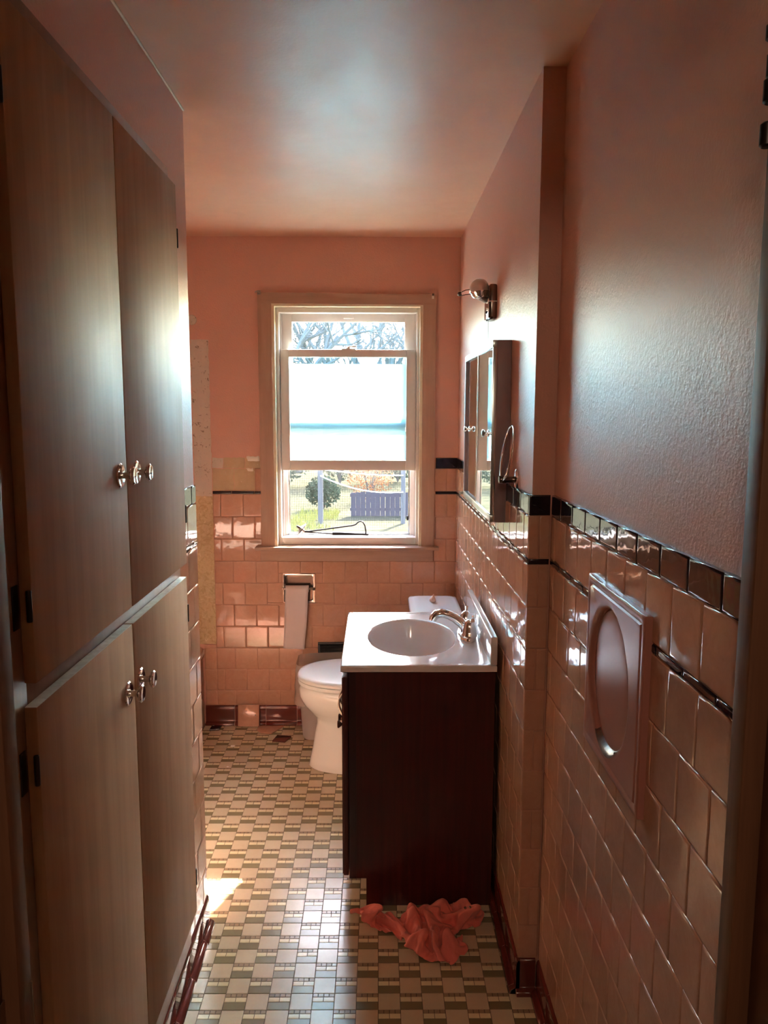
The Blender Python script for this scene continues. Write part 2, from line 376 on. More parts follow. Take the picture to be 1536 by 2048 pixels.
def lay(parent, rot, face, a0, a1, L, phase, axis, slope=0.0, y_ref=0.0, skip=None, jit=0.0035):
    """rows of tiles between a0 and a1 along axis ('x' or 'y') on the plane `face`"""
    for ri, (nm, z0, z1, m) in enumerate(wall_rows(L)):
        ph = phase + (T / 2 if ri % 2 == 0 else 0.0)
        k = math.floor((a0 - ph) / T); segs = []
        while ph + k * T < a1:
            s0, s1 = max(ph + k * T + JT / 2, a0), min(ph + (k + 1) * T - JT / 2, a1); k += 1
            if s1 - s0 > 0.008: segs.append((s0, s1))
        for s0, s1 in segs:
            c = (s0 + s1) / 2; zz = (z0 + z1) / 2 + slope * (c - y_ref)
            parts = [(s0, s1, z0, z1)]
            if skip: parts = skip(nm, s0, s1, z0, z1)
            for p0, p1, q0, q1 in parts:
                if p1 - p0 < 0.006 or q1 - q0 < 0.006: continue
                me = tile_mesh(nm, p1 - p0, q1 - q0, m, e=0.003 if nm == 'liner_tile' else 0.0045)
                c = (p0 + p1) / 2; zz = (q0 + q1) / 2 + slope * (c - y_ref)
                if axis == 'x': loc = (c, face + 0.0088, zz)
                else: loc = (face + (0.0088 if rot is R_RIGHT else -0.0088), c, zz)
                place(me, nm, parent, loc, rot, jit)

def bed(parent, *a):
    return B(*a).build('grout_bed', 'grout', parent)

# window wall: the tile starts right of the bare strip, keeps clear of the casing, the paper recess
CX0, CX1, SZ0, CTOP = -0.566, 0.280, 0.832, 2.11
def skip_back(nm, s0, s1, z0, z1):
    out = [(s0, s1, z0, z1)]
    def cut(rs, X0, X1, Z0, Z1):
        res = []
        for p0, p1, q0, q1 in rs:
            if p1 <= X0 or p0 >= X1 or q1 <= Z0 or q0 >= Z1: res.append((p0, p1, q0, q1)); continue
            if q0 < Z0: res.append((p0, p1, q0, Z0)); q0 = Z0
            if q1 > Z1: res.append((p0, p1, Z1, q1)); q1 = Z1
            if p0 < X0: res.append((p0, X0, q0, q1))
            if p1 > X1: res.append((X1, p1, q0, q1))
        return res
    out = cut(out, -0.562, 0.274, SZ0, 3.0)
    out = cut(out, -0.462, -0.306, 0.624, 0.772)                 # paper recess
    if nm == 'cap_tile': out = cut(out, -0.9, -0.50, 0, 3)       # fallen off left of the window
    if nm == 'wall_tile' and z0 > 1.17: out = cut(out, -0.9, -0.590, 0, 3)
    return out
LB = 1.1611
lay(wall_back, R_BACK, YB, -0.797, XM + 0.003, LB, -0.7598 - 7 * T, 'x', skip=skip_back)
def skip_low(nm, s0, s1, z0, z1): return [(s0, s1, z0, z1)] if z1 < 0.41 else []
lay(wall_back, R_BACK, YB, -0.856, -0.7985, LB, -0.856 - 2 * T, 'x', skip=skip_low)
gb = MB(); gb.box(-0.858, wx0, YB + 0.003, YB + BED, 0.09, 0.41); gb.box(-0.797, wx0, YB + 0.003, YB + BED, 0.41, LB + 0.016)
gb.box(wx1, XM + BED, YB + 0.003, YB + BED, 0.09, LB + 0.178); gb.box(wx0, -0.462, YB + 0.003, YB + BED, 0.09, wz0); gb.box(-0.306, wx1, YB + 0.003, YB + BED, 0.09, wz0)
gb.box(-0.462, -0.306, YB + 0.003, YB + BED, 0.09, 0.624); gb.box(-0.462, -0.306, YB + 0.003, YB + BED, 0.772, wz0)
gb.box(-0.592, wx0, YB + 0.003, YB + BED, LB + 0.016, LB + 0.125)
gb.build('grout_bed', 'grout', wall_back)
SL = -0.0090
lay(wall_mirror, R_RIGHT, XM, YJ + 0.004, YB - 0.001, 1.1797, YJ + 0.0635 - 2 * T, 'y', SL, YJ)
bed(wall_mirror, XM + 0.003, XM + BED, YJ + 0.02, YB, 0.09, 1.335)
lay(wall_right, R_RIGHT, XN, 0.905, YJ - 0.004, 1.1797, 1.0189 - 3 * T, 'y', SL, YJ)
bed(wall_right, XN + 0.003, XN + BED, 0.902, YJ, 0.09, 1.352)
# the step: one wide piece, then a split row, in turn
for ri, (nm, z0, z1, m) in enumerate(wall_rows(1.1797)):
    xs = [(XM + 0.001, XN - 0.001)] if (ri % 2 == 0 or m == 'black') else [(XM + 0.001, XM + 0.026), (XM + 0.0275, XN - 0.001)]
    for s0, s1 in xs: place(tile_mesh(nm, s1 - s0, z1 - z0, m, e=0.003), nm, wall_step, ((s0 + s1) / 2, YJ + 0.0088, (z0 + z1) / 2), R_BACK, 0.002)
bed(wall_step, XM + 0.002, XN, YJ + 0.003, YJ + BED, 0.09, 1.352)
# left stub beside the cupboard
lay(wall_left, R_LEFT, XL, 2.012, 2.232, 1.1797, 2.1235 - 2 * T, 'y', SL, YJ)
bed(wall_left, -0.524, XL - 0.003, 2.012, 2.232, 0.09, 1.350)

# bare strip and mastic patches where the shower screen and tiles came off
def rough_plate(x0, x1, z0, z1, t, m, name, parent, step=0.012, amp=0.0012, ragged=0.004):
    mb = MB(); nx = max(2, int((x1 - x0) / step)); nz_ = max(2, int((z1 - z0) / step)); vs_ = []; fs = []
    for j in range(nz_ + 1):
        for i in range(nx + 1):
            x = x0 + (x1 - x0) * i / nx; z = z0 + (z1 - z0) * j / nz_
            ex = ragged * noise.noise(Vector((x * 3, z * 40, 3.1))) if i in (0, nx) else 0
            ez = ragged * noise.noise(Vector((x * 60, z * 3, 8.4))) if j in (0, nz_) else 0
            edge = i in (0, nx) or j in (0, nz_)
            vs_.append((x + ex, YB + BED - (0.0002 if edge else t + amp * noise.noise(Vector((x * 45, z * 45, 1.7)))), z + ez))
    for j in range(nz_):
        for i in range(nx): a = j * (nx + 1) + i; fs.append((a, a + 1, a + nx + 2, a + nx + 1))
    mb.add(vs_, fs); return mb.build(name, m, parent, smooth=60)
rough_plate(-0.885, -0.800, 1.150, 1.895, 0.0025, 'plaster', 'bare_plaster_strip', wall_back)
rough_plate(-0.885, -0.798, 0.412, 1.150, 0.0035, 'mastic', 'mastic_strip', wall_back)
rough_plate(-0.797, -0.694, 1.178, 1.284, 0.0040, 'mastic2', 'mastic_patch', wall_back)
rough_plate(-0.692, -0.592, 1.178, 1.284, 0.0042, 'mastic2', 'mastic_patch', wall_back)
rough_plate(-0.797, -0.744, 1.287, 1.336, 0.0035, 'plaster', 'bare_plaster_patch', wall_back)
rough_plate(-0.742, -0.640, 1.287, 1.338, 0.0040, 'mastic2', 'mastic_patch', wall_back)
rough_plate(-0.638, -0.562, 1.287, 1.338, 0.0040, 'mastic2', 'mastic_patch', wall_back)
rough_plate(-0.630, -0.566, 1.316, 1.344, 0.0060, 'white', 'torn_plaster_flake', wall_back, 0.006, 0.001, 0.012)
rough_plate(-0.628, -0.594, 1.268, 1.286, 0.0060, 'white', 'torn_plaster_flake', wall_back, 0.005, 0.001, 0.012)
MB().lathe([(0.0, 0.0), (0.024, 0.0), (0.022, 0.002), (0.0, 0.0025)], (-0.876, YB + BED, 1.985), (0, -1, 0), 16).build('plaster_spot', 'plaster', wall_back, 40)

# ------------------------------------------------------------------ baseboards (cove base tiles)
BPROF = [(0.0, 0.0), (0.0270, 0.0), (0.0268, 0.0050), (0.0250, 0.0095), (0.0215, 0.0130), (0.0172, 0.0150), (0.0135, 0.0165), (0.0115, 0.0190), (0.0112, 0.0250), (0.0110, 0.077), (0.0110, 0.082), (0.0098, 0.0905), (0.0066, 0.0965), (0.0025, 0.0985), (0.0, 0.0985)]
def base_run(name, p0, p1, nrm, off0=0.0, piece=0.1555):
    bo = sempty(name, (0, 0, 0), 'maroon glazed cove base tiles')
    d = Vector(p1) - Vector(p0); ln = d.length; d.normalize(); nv = Vector(nrm)
    a = -off0
    while a < ln:
        s0, s1 = max(a + 0.0011, 0), min(a + piece - 0.0011, ln); a += piece
        if s1 - s0 < 0.01: continue
        mb = MB(); rings = []
        for s in (s0, s0 + 0.001, s1 - 0.001, s1):
            k = 0.985 if s in (s0, s1) else 1.0
            rings.append([tuple(Vector(p0) + d * s + nv * (o * k if o > 0 else 0.0) + Vector((0, 0, h))) for o, h in BPROF])
        mb.loft(rings); mb.build('base_tile', 'maroon', bo, 50)
    mb = MB(); q0, q1 = Vector(p0), Vector(p1)
    mb.loft([[tuple(q + nv * (o * 0.88) + Vector((0, 0, h * 0.99))) for o, h in BPROF] for q in (q0, q1)]); mb.build('grout_line', 'grout_b', bo, 50)
    return bo
base_run('baseboard_back', (-0.858, YB + 0.006, 0), (XM + 0.003, YB + 0.006, 0), (0, -1, 0), 0.010)
base_run('baseboard_mirror_side', (XM + 0.006, YB - 0.01, 0), (XM + 0.006, YJ - 0.009, 0), (-1, 0, 0), 0.05)
base_run('baseboard_step', (XM - 0.004, YJ + 0.006, 0), (XN - 0.006, YJ + 0.006, 0), (0, -1, 0), 0.0)
base_run('baseboard_right', (XN + 0.006, YJ - 0.006, 0), (XN + 0.006, 0.905, 0), (-1, 0, 0), 0.03)
base_run('baseboard_left', (-0.524, 0.95, 0), (-0.524, 2.232, 0), (1, 0, 0), 0.06)

# ------------------------------------------------------------------ floor mosaic
S, FA, FB = 0.05883, -0.46707, 2.35218
FCACHE = {}
def ftile(kind, w, h, m):
    key = (kind, round(w, 4), round(h, 4))
    if key in FCACHE: return FCACHE[key]
    a, b = w / 2, h / 2; e = 0.0008
    vs_ = [(-a, -b, -0.0025), (a, -b, -0.0025), (a, b, -0.0025), (-a, b, -0.0025), (-a, -b, -0.0006), (a, -b, -0.0006), (a, b, -0.0006), (-a, b, -0.0006),
           (-a + e, -b + e, 0), (a - e, -b + e, 0), (a - e, b - e, 0), (-a + e, b - e, 0)]
    fs = [(0, 1, 5, 4), (1, 2, 6, 5), (2, 3, 7, 6), (3, 0, 4, 7), (4, 5, 9, 8), (5, 6, 10, 9), (6, 7, 11, 10), (7, 4, 8, 11), (8, 9, 10, 11)]
    me = bpy.data.meshes.new(kind); me.from_pydata(vs_, [], fs); me.materials.append(M[m]); FCACHE[key] = me; return me
G = 0.0013
pieces = {'f_plain': [], 'f_dark': [], 'f_pale': [], 'f_small': []}
X0F, X1F, Y0F, Y1F = -0.860, XN + 0.002, 0.92, YB + 0.002
for i in range(-7, 17):
    for j in range(-26, 26):
        x0, x1, y0, y1 = FA + S * i, FA + S * (i + 1), FB + S * j, FB + S * (j + 1)
        if (i + j) % 2 == 0: cells = [('f_plain', 0, 1, 0, 1)]
        else:
            cells = [('f_dark', 0, 1, 0, 0.485), ('f_pale', 0, 0.5, 0.485, 0.775), ('f_pale', 0.5, 1, 0.485, 0.775)] + [('f_small', q / 4, (q + 1) / 4, 0.775, 1) for q in range(4)]
        for kd, u0, u1, v0, v1 in cells:
            a0, a1, b0, b1 = x0 + S * u0, x0 + S * u1, y0 + S * v0, y0 + S * v1
            a0, a1, b0, b1 = max(a0, X0F), min(a1, X1F), max(b0, Y0F), min(b1, Y1F)
            if a1 - a0 < 0.006 or b1 - b0 < 0.004: continue
            if (a0 + a1) / 2 < -0.522 and (b0 + b1) / 2 < 2.232: continue
            if (a0 + a1) / 2 > XM and (b0 + b1) / 2 > YJ: continue
            pieces[kd].append((a0, a1, b0, b1))
def seen(p):
    x, y = (p[0] + p[1]) / 2, (p[2] + p[3]) / 2
    if y < 1.78: return False
    if x > -0.03 and y > 2.33: return False
    if y > 2.45 and x > -0.045 * y + 0.02: return False
    return True
PN = {'f_plain': 'floor_tile', 'f_dark': 'taupe_bar_tile', 'f_pale': 'cream_bar_tile', 'f_small': 'small_square_tile'}
for kd, lst in pieces.items():
    vis = sorted([p for p in lst if seen(p)], key=lambda p: p[2] ** 2 + p[0] ** 2) if kd != 'f_small' else []
    ind = vis[:300]; keep = set(ind); rest = [p for p in lst if p not in keep]
    for p in ind:
        me = ftile(PN[kd], p[1] - p[0] - G, p[3] - p[2] - G, kd)
        o = bpy.data.objects.new(PN[kd], me); COL.objects.link(o); o.parent = floor
        o.location = ((p[0] + p[1]) / 2, (p[2] + p[3]) / 2, random.uniform(0, 0.0002))
    mb = MB()
    for p in rest:
        a0, a1, b0, b1 = p[0] + G / 2, p[1] - G / 2, p[2] + G / 2, p[3] - G / 2; e = 0.0007; z = random.uniform(-0.0001, 0.0001)
        mb.add([(a0, b0, -0.002), (a1, b0, -0.002), (a1, b1, -0.002), (a0, b1, -0.002), (a0 + e, b0 + e, z), (a1 - e, b0 + e, z), (a1 - e, b1 - e, z), (a0 + e, b1 - e, z)],
               [(0, 1, 5, 4), (1, 2, 6, 5), (2, 3, 7, 6), (3, 0, 4, 7), (4, 5, 6, 7)])
    o = mb.build(PN[kd] + 's_beyond', kd if kd == 'f_small' else kd + '_i', floor, recalc=False); o['kind'] = 'stuff'

# ------------------------------------------------------------------ window
win = sempty('window_1', (-0.14, YB, 0.9), 'double hung white window in a weathered brown wooden casing')
CY0, CY1 = YB - 0.016, YB + BED
def wpart(nm, m, x0, x1, y0, y1, z0, z1, bev=0.002, par=None): return B(x0, x1, y0, y1, z0, z1, bev, 2).build(nm, m, par or win, 40)
wpart('casing_side', 'casing', -0.562, -0.498, CY0, CY1, 0.907, 2.060)
wpart('casing_side', 'casing', 0.213, 0.274, CY0, CY1, 0.907, 2.056)
mb = MB(); mb.add([(-0.562, CY0, 2.0595), (0.274, CY0, 2.0545), (0.274, CY0, 2.1010), (-0.562, CY0, 2.1095), (-0.562, CY1, 2.0595), (0.274, CY1, 2.0545), (0.274, CY1, 2.1010), (-0.562, CY1, 2.1095)],
                  [(0, 1, 2, 3), (7, 6, 5, 4), (0, 4, 5, 1), (1, 5, 6, 2), (2, 6, 7, 3), (3, 7, 4, 0)])
mb.build('casing_head', 'casing_h', win)
wpart('stool', 'stool', -0.592, 0.297, YB - 0.050, YB + 0.040, 0.893, 0.908, 0.004)
wpart('apron', 'casing_h', -0.569, 0.271, YB - 0.013, CY1, 0.834, 0.8925, 0.003)
# cream painted jamb lining
mb = MB(); mb.box(-0.500, -0.485, CY0 + 0.006, 3.95, 0.908, 2.062); mb.box(0.200, 0.215, CY0 + 0.006, 3.95, 0.908, 2.062); mb.box(-0.485, 0.200, CY0 + 0.006, 3.95, 2.047, 2.062); mb.box(-0.485, 0.200, 3.82, 3.95, 0.893, 0.924)
mb.build('jamb_lining', 'cream', win)
# vinyl master frame
FX0, FX1, FZ0, FZ1 = -0.485, 0.200, 0.908, 2.047
fr = MB(); fr.box(FX0, -0.470, 3.812, 3.915, FZ0, FZ1, 0.002); fr.box(0.187, FX1, 3.812, 3.915, FZ0, FZ1, 0.002); fr.box(-0.470, 0.187, 3.812, 3.915, 2.024, FZ1, 0.002); fr.box(-0.470, 0.187, 3.812, 3.930, FZ0, 0.944, 0.002)
fr.box(-0.470, -0.462, 3.858, 3.866, 0.944, 2.024); fr.box(0.179, 0.187, 3.858, 3.866, 0.944, 2.024); fr.box(-0.470, -0.446, 3.893, 3.915, 0.944, 2.024, 0.002); fr.box(0.163, 0.187, 3.893, 3.915, 0.944, 2.024, 0.002)
fr.build('vinyl_frame', 'vinyl', win, 40)
def sash(nm, x0, x1, z0, z1, y0, y1, gx0, gx1, gz0, gz1):
    root = B(x0, gx0, y0, y1, z0, z1, 0.0025).build(nm, 'vinyl', win, 40)
    B(gx1, x1, y0, y1, z0, z1, 0.0025).build('stile', 'vinyl', root, 40)
    B(gx0, gx1, y0, y1, gz1, z1, 0.0025).build('top_rail', 'vinyl', root, 40); B(gx0, gx1, y0, y1, z0, gz0, 0.0025).build('bottom_rail', 'vinyl', root, 40)
    ym = (y0 + y1) / 2
    B(gx0 - 0.003, gx1 + 0.003, ym - 0.002, ym + 0.002, gz0 - 0.003, gz1 + 0.003).build('pane', 'glass', root)
    return root
up = sash('upper_sash', -0.462, 0.179, 1.482, 2.024, 3.868, 3.892, -0.413, 0.130, 1.522, 1.986)
lo = sash('lower_sash', -0.4665, 0.1835, 1.274, 1.853, 3.828, 3.856, -0.4255, 0.1385, 1.322, 1.818)
o = B(-0.423, 0.136, 3.8452, 3.8456, 1.3235, 1.785).build('privacy_film', 'film', lo); o['label'] = 'frosted white film glowing in the sun'
mb = MB(); mb.box(-0.175, -0.105, 3.830, 3.848, 1.853, 1.858, 0.002); mb.lathe([(0.011, 0), (0.011, 0.008), (0.006, 0.011)], (-0.14, 3.839, 1.857), (0, 0, 1), 14); mb.tube([(-0.14, 3.836, 1.866), (-0.118, 3.830, 1.868), (-0.102, 3.829, 1.867)], 0.004, 8)
mb.build('sash_lock', 'vinyl', lo, 40)
B(-0.165, -0.115, 3.862, 3.869, 2.001, 2.010, 0.003).build('finger_pull', 'vinyl', up, 40)
# insect screen
scr = B(-0.446, -0.436, 3.900, 3.912, 0.944, 1.50, 0.001).build('insect_screen', 'steel', win, 40)
B(0.153, 0.163, 3.900, 3.912, 0.944, 1.50, 0.001).build('screen_bar', 'steel', scr, 40); B(-0.436, 0.153, 3.900, 3.912, 0.944, 0.956, 0.001).build('screen_bar', 'steel', scr, 40); B(-0.436, 0.153, 3.900, 3.912, 1.49, 1.50, 0.001).build('screen_bar', 'steel', scr, 40)
mb = MB(); n = 0; pit = 0.0032; wr = 0.00060
x = -0.436
while x < 0.153:
    mb.add([(x - wr, 3.9058, 0.956), (x + wr, 3.9058, 0.956), (x + wr, 3.9058, 1.49), (x - wr, 3.9058, 1.49)], [(0, 1, 2, 3)]); x += pit
z = 0.956
while z < 1.49:
    mb.add([(-0.436, 3.9062, z - wr), (0.153, 3.9062, z - wr), (0.153, 3.9062, z + wr), (-0.436, 3.9062, z + wr)], [(0, 1, 2, 3)]); z += pit
o = mb.build('mesh_wires', 'wire', scr, recalc=False); o['kind'] = 'stuff'
B(0.146, 0.154, 3.895, 3.900, 1.018, 1.040, 0.001).build('screen_clip', 'blackplastic', scr)

# curtain rod brackets on the casing corners
t = thing('curtain_bracket', 'small bent metal curtain bracket at the top left casing corner', 'bracket', (-0.555, CY0, 2.112))
B(-0.562, -0.546, CY0 - 0.004, CY0, 2.098, 2.118, 0.001).build('plate', 'brushed', t, 40)
MB().tube([(-0.552, CY0 - 0.003, 2.108), (-0.556, CY0 - 0.016, 2.112), (-0.566, CY0 - 0.020, 2.110), (-0.569, CY0 - 0.012, 2.106)], 0.0028, 8).build('hook', 'brushed', t, 50)
t = thing('curtain_bracket', 'small square metal curtain bracket at the top right casing corner', 'bracket', (0.258, CY0, 2.100))
B(0.253, 0.263, CY0 - 0.004, CY0, 2.082, 2.104, 0.001).build('plate', 'white', t, 40)
B(0.2535, 0.2625, CY0 - 0.012, CY0 - 0.004, 2.095, 2.105, 0.001).build('hook', 'nickel', t, 40)

# ------------------------------------------------------------------ doorway the view comes through
door = sempty('door_1', (0.45, 0.82, 0), 'dark varnished wooden door frame round the doorway')
B(0.427, 0.470, 0.868, 0.904, 0, 2.10, 0.004).build('door_stop', 'darkwood', door, 40)
B(0.452, 0.470, 0.735, 0.868, 0, 2.10, 0.002).build('jamb', 'darkwood', door, 40)
B(-0.470, -0.432, 0.868, 0.904, 0, 2.10, 0.004).build('door_stop', 'darkwood', door, 40)
B(-0.470, -0.452, 0.735, 0.868, 0, 2.10, 0.002).build('jamb', 'darkwood', door, 40)
B(-0.470, 0.470, 0.735, 0.904, 2.075, 2.10, 0.002).build('head_jamb', 'darkwood', door, 40)
hl = MB(); hl.box(0.4135, 0.452, 0.8655, 0.8685, 1.840, 1.966)
hinge = hl.build('hinge_leaf', 'darkmetal', door)
for z0, z1, kx, kr in ((1.8405, 1.8655, 0.4075, 0.0078), (1.884, 1.909, 0.4085, 0.0078), (1.909, 1.934, 0.4095, 0.0070), (1.9455, 1.9625, 0.4085, 0.0085)):
    MB().lathe([(kr * 0.7, 0), (kr, 0.002), (kr, z1 - z0 - 0.002), (kr * 0.7, z1 - z0)], (kx, 0.862, z0), (0, 0, 1), 14).build('knuckle', 'darkmetal', hinge, 40)
sp_ = MB().box(-0.452, -0.4495, 0.850, 0.868, 0.760, 0.860, 0.0008).build('strike_plate', 'brushed', door, 40)
MB().tube([(-0.433, 0.900, 0.745), (-0.4315, 0.901, 0.80), (-0.4315, 0.901, 0.857), (-0.434, 0.898, 0.862), (-0.439, 0.893, 0.858)], 0.0016, 8).build('latch_wire', 'chrome', door, 50)

# ------------------------------------------------------------------ built-in linen cupboard
cab = thing('linen_cabinet', 'tall brown varnished built-in linen cupboard on the left with four flat doors', 'cabinet', (-0.524, 1.55, 0.12))
cf = MB()
XF0, XF1 = -0.5235, -0.5125
cf.box(XF0, XF1, 0.905, 1.110, 0.105, 2.150, 0.002); cf.box(XF0, XF1, 1.110, 2.010, 2.095, 2.150, 0.002)
cf.box(XF0, XF1, 1.110, 2.010, 1.120, 1.195, 0.002); cf.box(XF0, XF1, 1.110, 2.002, 0.105, 0.225, 0.002); cf.box(XF0, XF1 - 0.001, 1.985, 2.006, 0.225, 1.118); cf.box(XF0, XF1 - 0.001, 1.985, 2.006, 1.197, 2.094); cf.box(XF0, XF1 - 0.001, 1.525, 1.575, 0.226, 1.119); cf.box(XF0, XF1 - 0.001, 1.525, 1.575, 1.196, 2.094)
cf.box(XF0, XF0 + 0.002, 1.11, 1.985, 0.225, 2.095)
cf.build('face_frame', 'wood_edge', cab, 40)
def cdoor(y0, y1, z0, z1, ky, kz, hy, hzs, lab, worn=False):
    d = B(-0.512, -0.4935, y0, y1, z0, z1, 0.0022, 2).build('door', 'wood', cab, 40); d['label'] = lab
    if worn: B(-0.5115, -0.494, y0 + 0.002, y1 - 0.002, z1 - 0.0003, z1 + 0.0004).build('worn_top_edge', 'worn', d)
    k = MB()
    ax = (1, 0, 0); og = (-0.4935, ky, kz)
    k.lathe([(0.0, 0.0), (0.0235, 0.0), (0.0240, 0.0015), (0.0215, 0.0035), (0.0150, 0.0028), (0.0120, 0.0020), (0.0090, 0.0022)], og, ax, 28)
    k.build('backplate', 'chrome', d, 35)
    MB().lathe([(0.0078, 0.002), (0.0062, 0.006), (0.0060, 0.016), (0.0075, 0.020), (0.0160, 0.0225), (0.0180, 0.0250), (0.0178, 0.0275), (0.0150, 0.0300), (0.0110, 0.0292), (0.0, 0.0285)], og, ax, 28).build('knob', 'chrome', d, 35)
    for hz in hzs:
        s = 1 if hy > ky else -1
        h = MB(); h.lathe([(0.0035, 0), (0.0042, 0.001), (0.0042, 0.045), (0.0035, 0.046)], (-0.4960, hy, hz - 0.023), (0, 0, 1), 12)
        h.box(-0.5125, -0.5105, min(hy, hy + s * 0.018), max(hy, hy + s * 0.018), hz - 0.032, hz + 0.032, 0.0006)
        h.build('hinge', 'darkmetal', d, 40)
    return d
cdoor(1.100, 1.5465, 1.172, 2.110, 1.505, 1.4410, 1.0955, (1.288, 1.99), 'upper left door')
cdoor(1.5505, 2.004, 1.172, 2.110, 1.608, 1.4390, 2.0085, (1.30, 1.985), 'upper right door')
cdoor(1.095, 1.5435, 0.203, 1.1375, 1.500, 1.0085, 1.0905, (1.044, 0.30), 'lower left door', True)
cdoor(1.5475, 1.998, 0.203, 1.1375, 1.582, 1.0095, 2.0025, (1.04, 0.30), 'lower right door', True)

# ------------------------------------------------------------------ bath tub in the recess
tub = thing('bathtub', 'beige enamelled bathtub in the recess behind the left wall', 'bathtub', (-1.25, 3.0, 0))
tx0, tx1, ty0, ty1 = -1.655, -0.862, 2.236, 3.772
def rrect(x0, x1, y0, y1, z, r, n=6):
    pts = []
    for cx, cy_, a0 in ((x1 - r, y1 - r, 0), (x0 + r, y1 - r, 90), (x0 + r, y0 + r, 180), (x1 - r, y0 + r, 270)):
        for k in range(n + 1):
            a = math.radians(a0 + 90 * k / n); pts.append((cx + r * math.cos(a), cy_ + r * math.sin(a), z))
    return pts
mb = MB(); mb.loft([rrect(tx0, tx1, ty0, ty1, 0.0, 0.012), rrect(tx0, tx1, ty0, ty1, 0.34, 0.012), rrect(tx0, tx1 + 0.008, ty0, ty1, 0.365, 0.012), rrect(tx0, tx1 + 0.008, ty0, ty1, 0.392, 0.012), rrect(tx0 + 0.01, tx1 - 0.004, ty0 + 0.01, ty1 - 0.01, 0.405, 0.02),
                    rrect(tx0 + 0.07, tx1 - 0.075, ty0 + 0.08, ty1 - 0.08, 0.403, 0.12), rrect(tx0 + 0.085, tx1 - 0.09, ty0 + 0.095, ty1 - 0.095, 0.385, 0.13), rrect(tx0 + 0.13, tx1 - 0.13, ty0 + 0.16, ty1 - 0.24, 0.10, 0.14), rrect(tx0 + 0.18, tx1 - 0.18, ty0 + 0.22, ty1 - 0.32, 0.07, 0.12)])
mb.build('tub_shell', 'tub', tub, 50)
MB().lathe([(0.0, 0.0), (0.026, 0.0), (0.024, 0.004), (0.0, 0.004)], (-1.25, ty0 + 0.33, 0.0705), (0, 0, 1), 20).build('drain', 'chrome', tub, 40)

# ------------------------------------------------------------------ vanity cabinet
van = thing('vanity_cabinet', 'dark cherry vanity cabinet with flat side panel under the white sink top', 'cabinet', (0.14, 2.62, 0))
mb = MB()
prof = [(-0.034, 0.0), (0.362, 0.0), (0.362, 0.774), (-0.086, 0.774), (-0.086, 0.093), (-0.034, 0.093)]
for y0, y1, nm in ((2.320, 2.334, 'side_panel'), (2.906, 2.920, 'side_panel')):
    m_ = MB(); n = len(prof)
    m_.add([(x, y0, z) for x, z in prof] + [(x, y1, z) for x, z in prof], [tuple(range(n))[::-1], tuple(range(n, 2 * n))] + [(k, (k + 1) % n, n + (k + 1) % n, n + k) for k in range(n)])
    m_.build(nm, 'cherry', van)
B(-0.034, -0.020, 2.334, 2.906, 0.0, 0.093).build('toe_kick', 'cherry_d', van)
B(-0.080, 0.355, 2.334, 2.906, 0.093, 0.105).build('bottom_shelf', 'cherry_d', van)
B(0.350, 0.360, 2.334, 2.906, 0.0, 0.774).build('back_panel', 'cherry_d', van)
mb = MB(); mb.box(-0.086, -0.068, 2.334, 2.372, 0.105, 0.774); mb.box(-0.086, -0.068, 2.868, 2.906, 0.105, 0.774); mb.box(-0.086, -0.068, 2.372, 2.868, 0.730, 0.774); mb.box(-0.086, -0.068, 2.372, 2.868, 0.105, 0.140); mb.box(-0.086, -0.068, 2.608, 2.632, 0.140, 0.730)
mb.build('face_frame', 'cherry_d', van)
B(-0.0875, -0.0655, 2.3175, 2.3205, 0.094, 0.774).build('corner_strip', 'cherry_d', van)
for y0, y1, ky, nm in ((2.328, 2.6175, 2.590, 'near'), (2.6225, 2.912, 2.650, 'far')):
    d = B(-0.106, -0.0895, y0, y1, 0.097, 0.752, 0.003).build('door', 'cherry', van, 40)
    m_ = MB(); m_.box(-0.1095, -0.106, y0 + 0.004, y0 + 0.052, 0.101, 0.748, 0.0012); m_.box(-0.1095, -0.106, y1 - 0.052, y1 - 0.004, 0.101, 0.748, 0.0012); m_.box(-0.1095, -0.106, y0 + 0.052, y1 - 0.052, 0.700, 0.748, 0.0012); m_.box(-0.1095, -0.106, y0 + 0.052, y1 - 0.052, 0.101, 0.149, 0.0012)
    m_.build('door_moulding', 'cherry', d, 40)
    MB().lathe([(0.0090, 0.0), (0.0085, 0.003), (0.0042, 0.006), (0.0042, 0.012), (0.0125, 0.022), (0.0135, 0.026), (0.010, 0.028), (0.0, 0.0285)], (-0.1095, ky, 0.492), (-1, 0, 0), 20).build('knob', 'nickel', d, 35)
    pth = [(-0.1095, ky, 0.615)] + [(-0.1095 - 0.022 * math.sin(PI * k / 10), ky, 0.615 - 0.100 * k / 10) for k in range(1, 10)] + [(-0.1095, ky, 0.515)]
    MB().tube(pth, [0.005] + [0.0042] * 9 + [0.005], 10).build('bow_handle', 'brushed', d, 50)

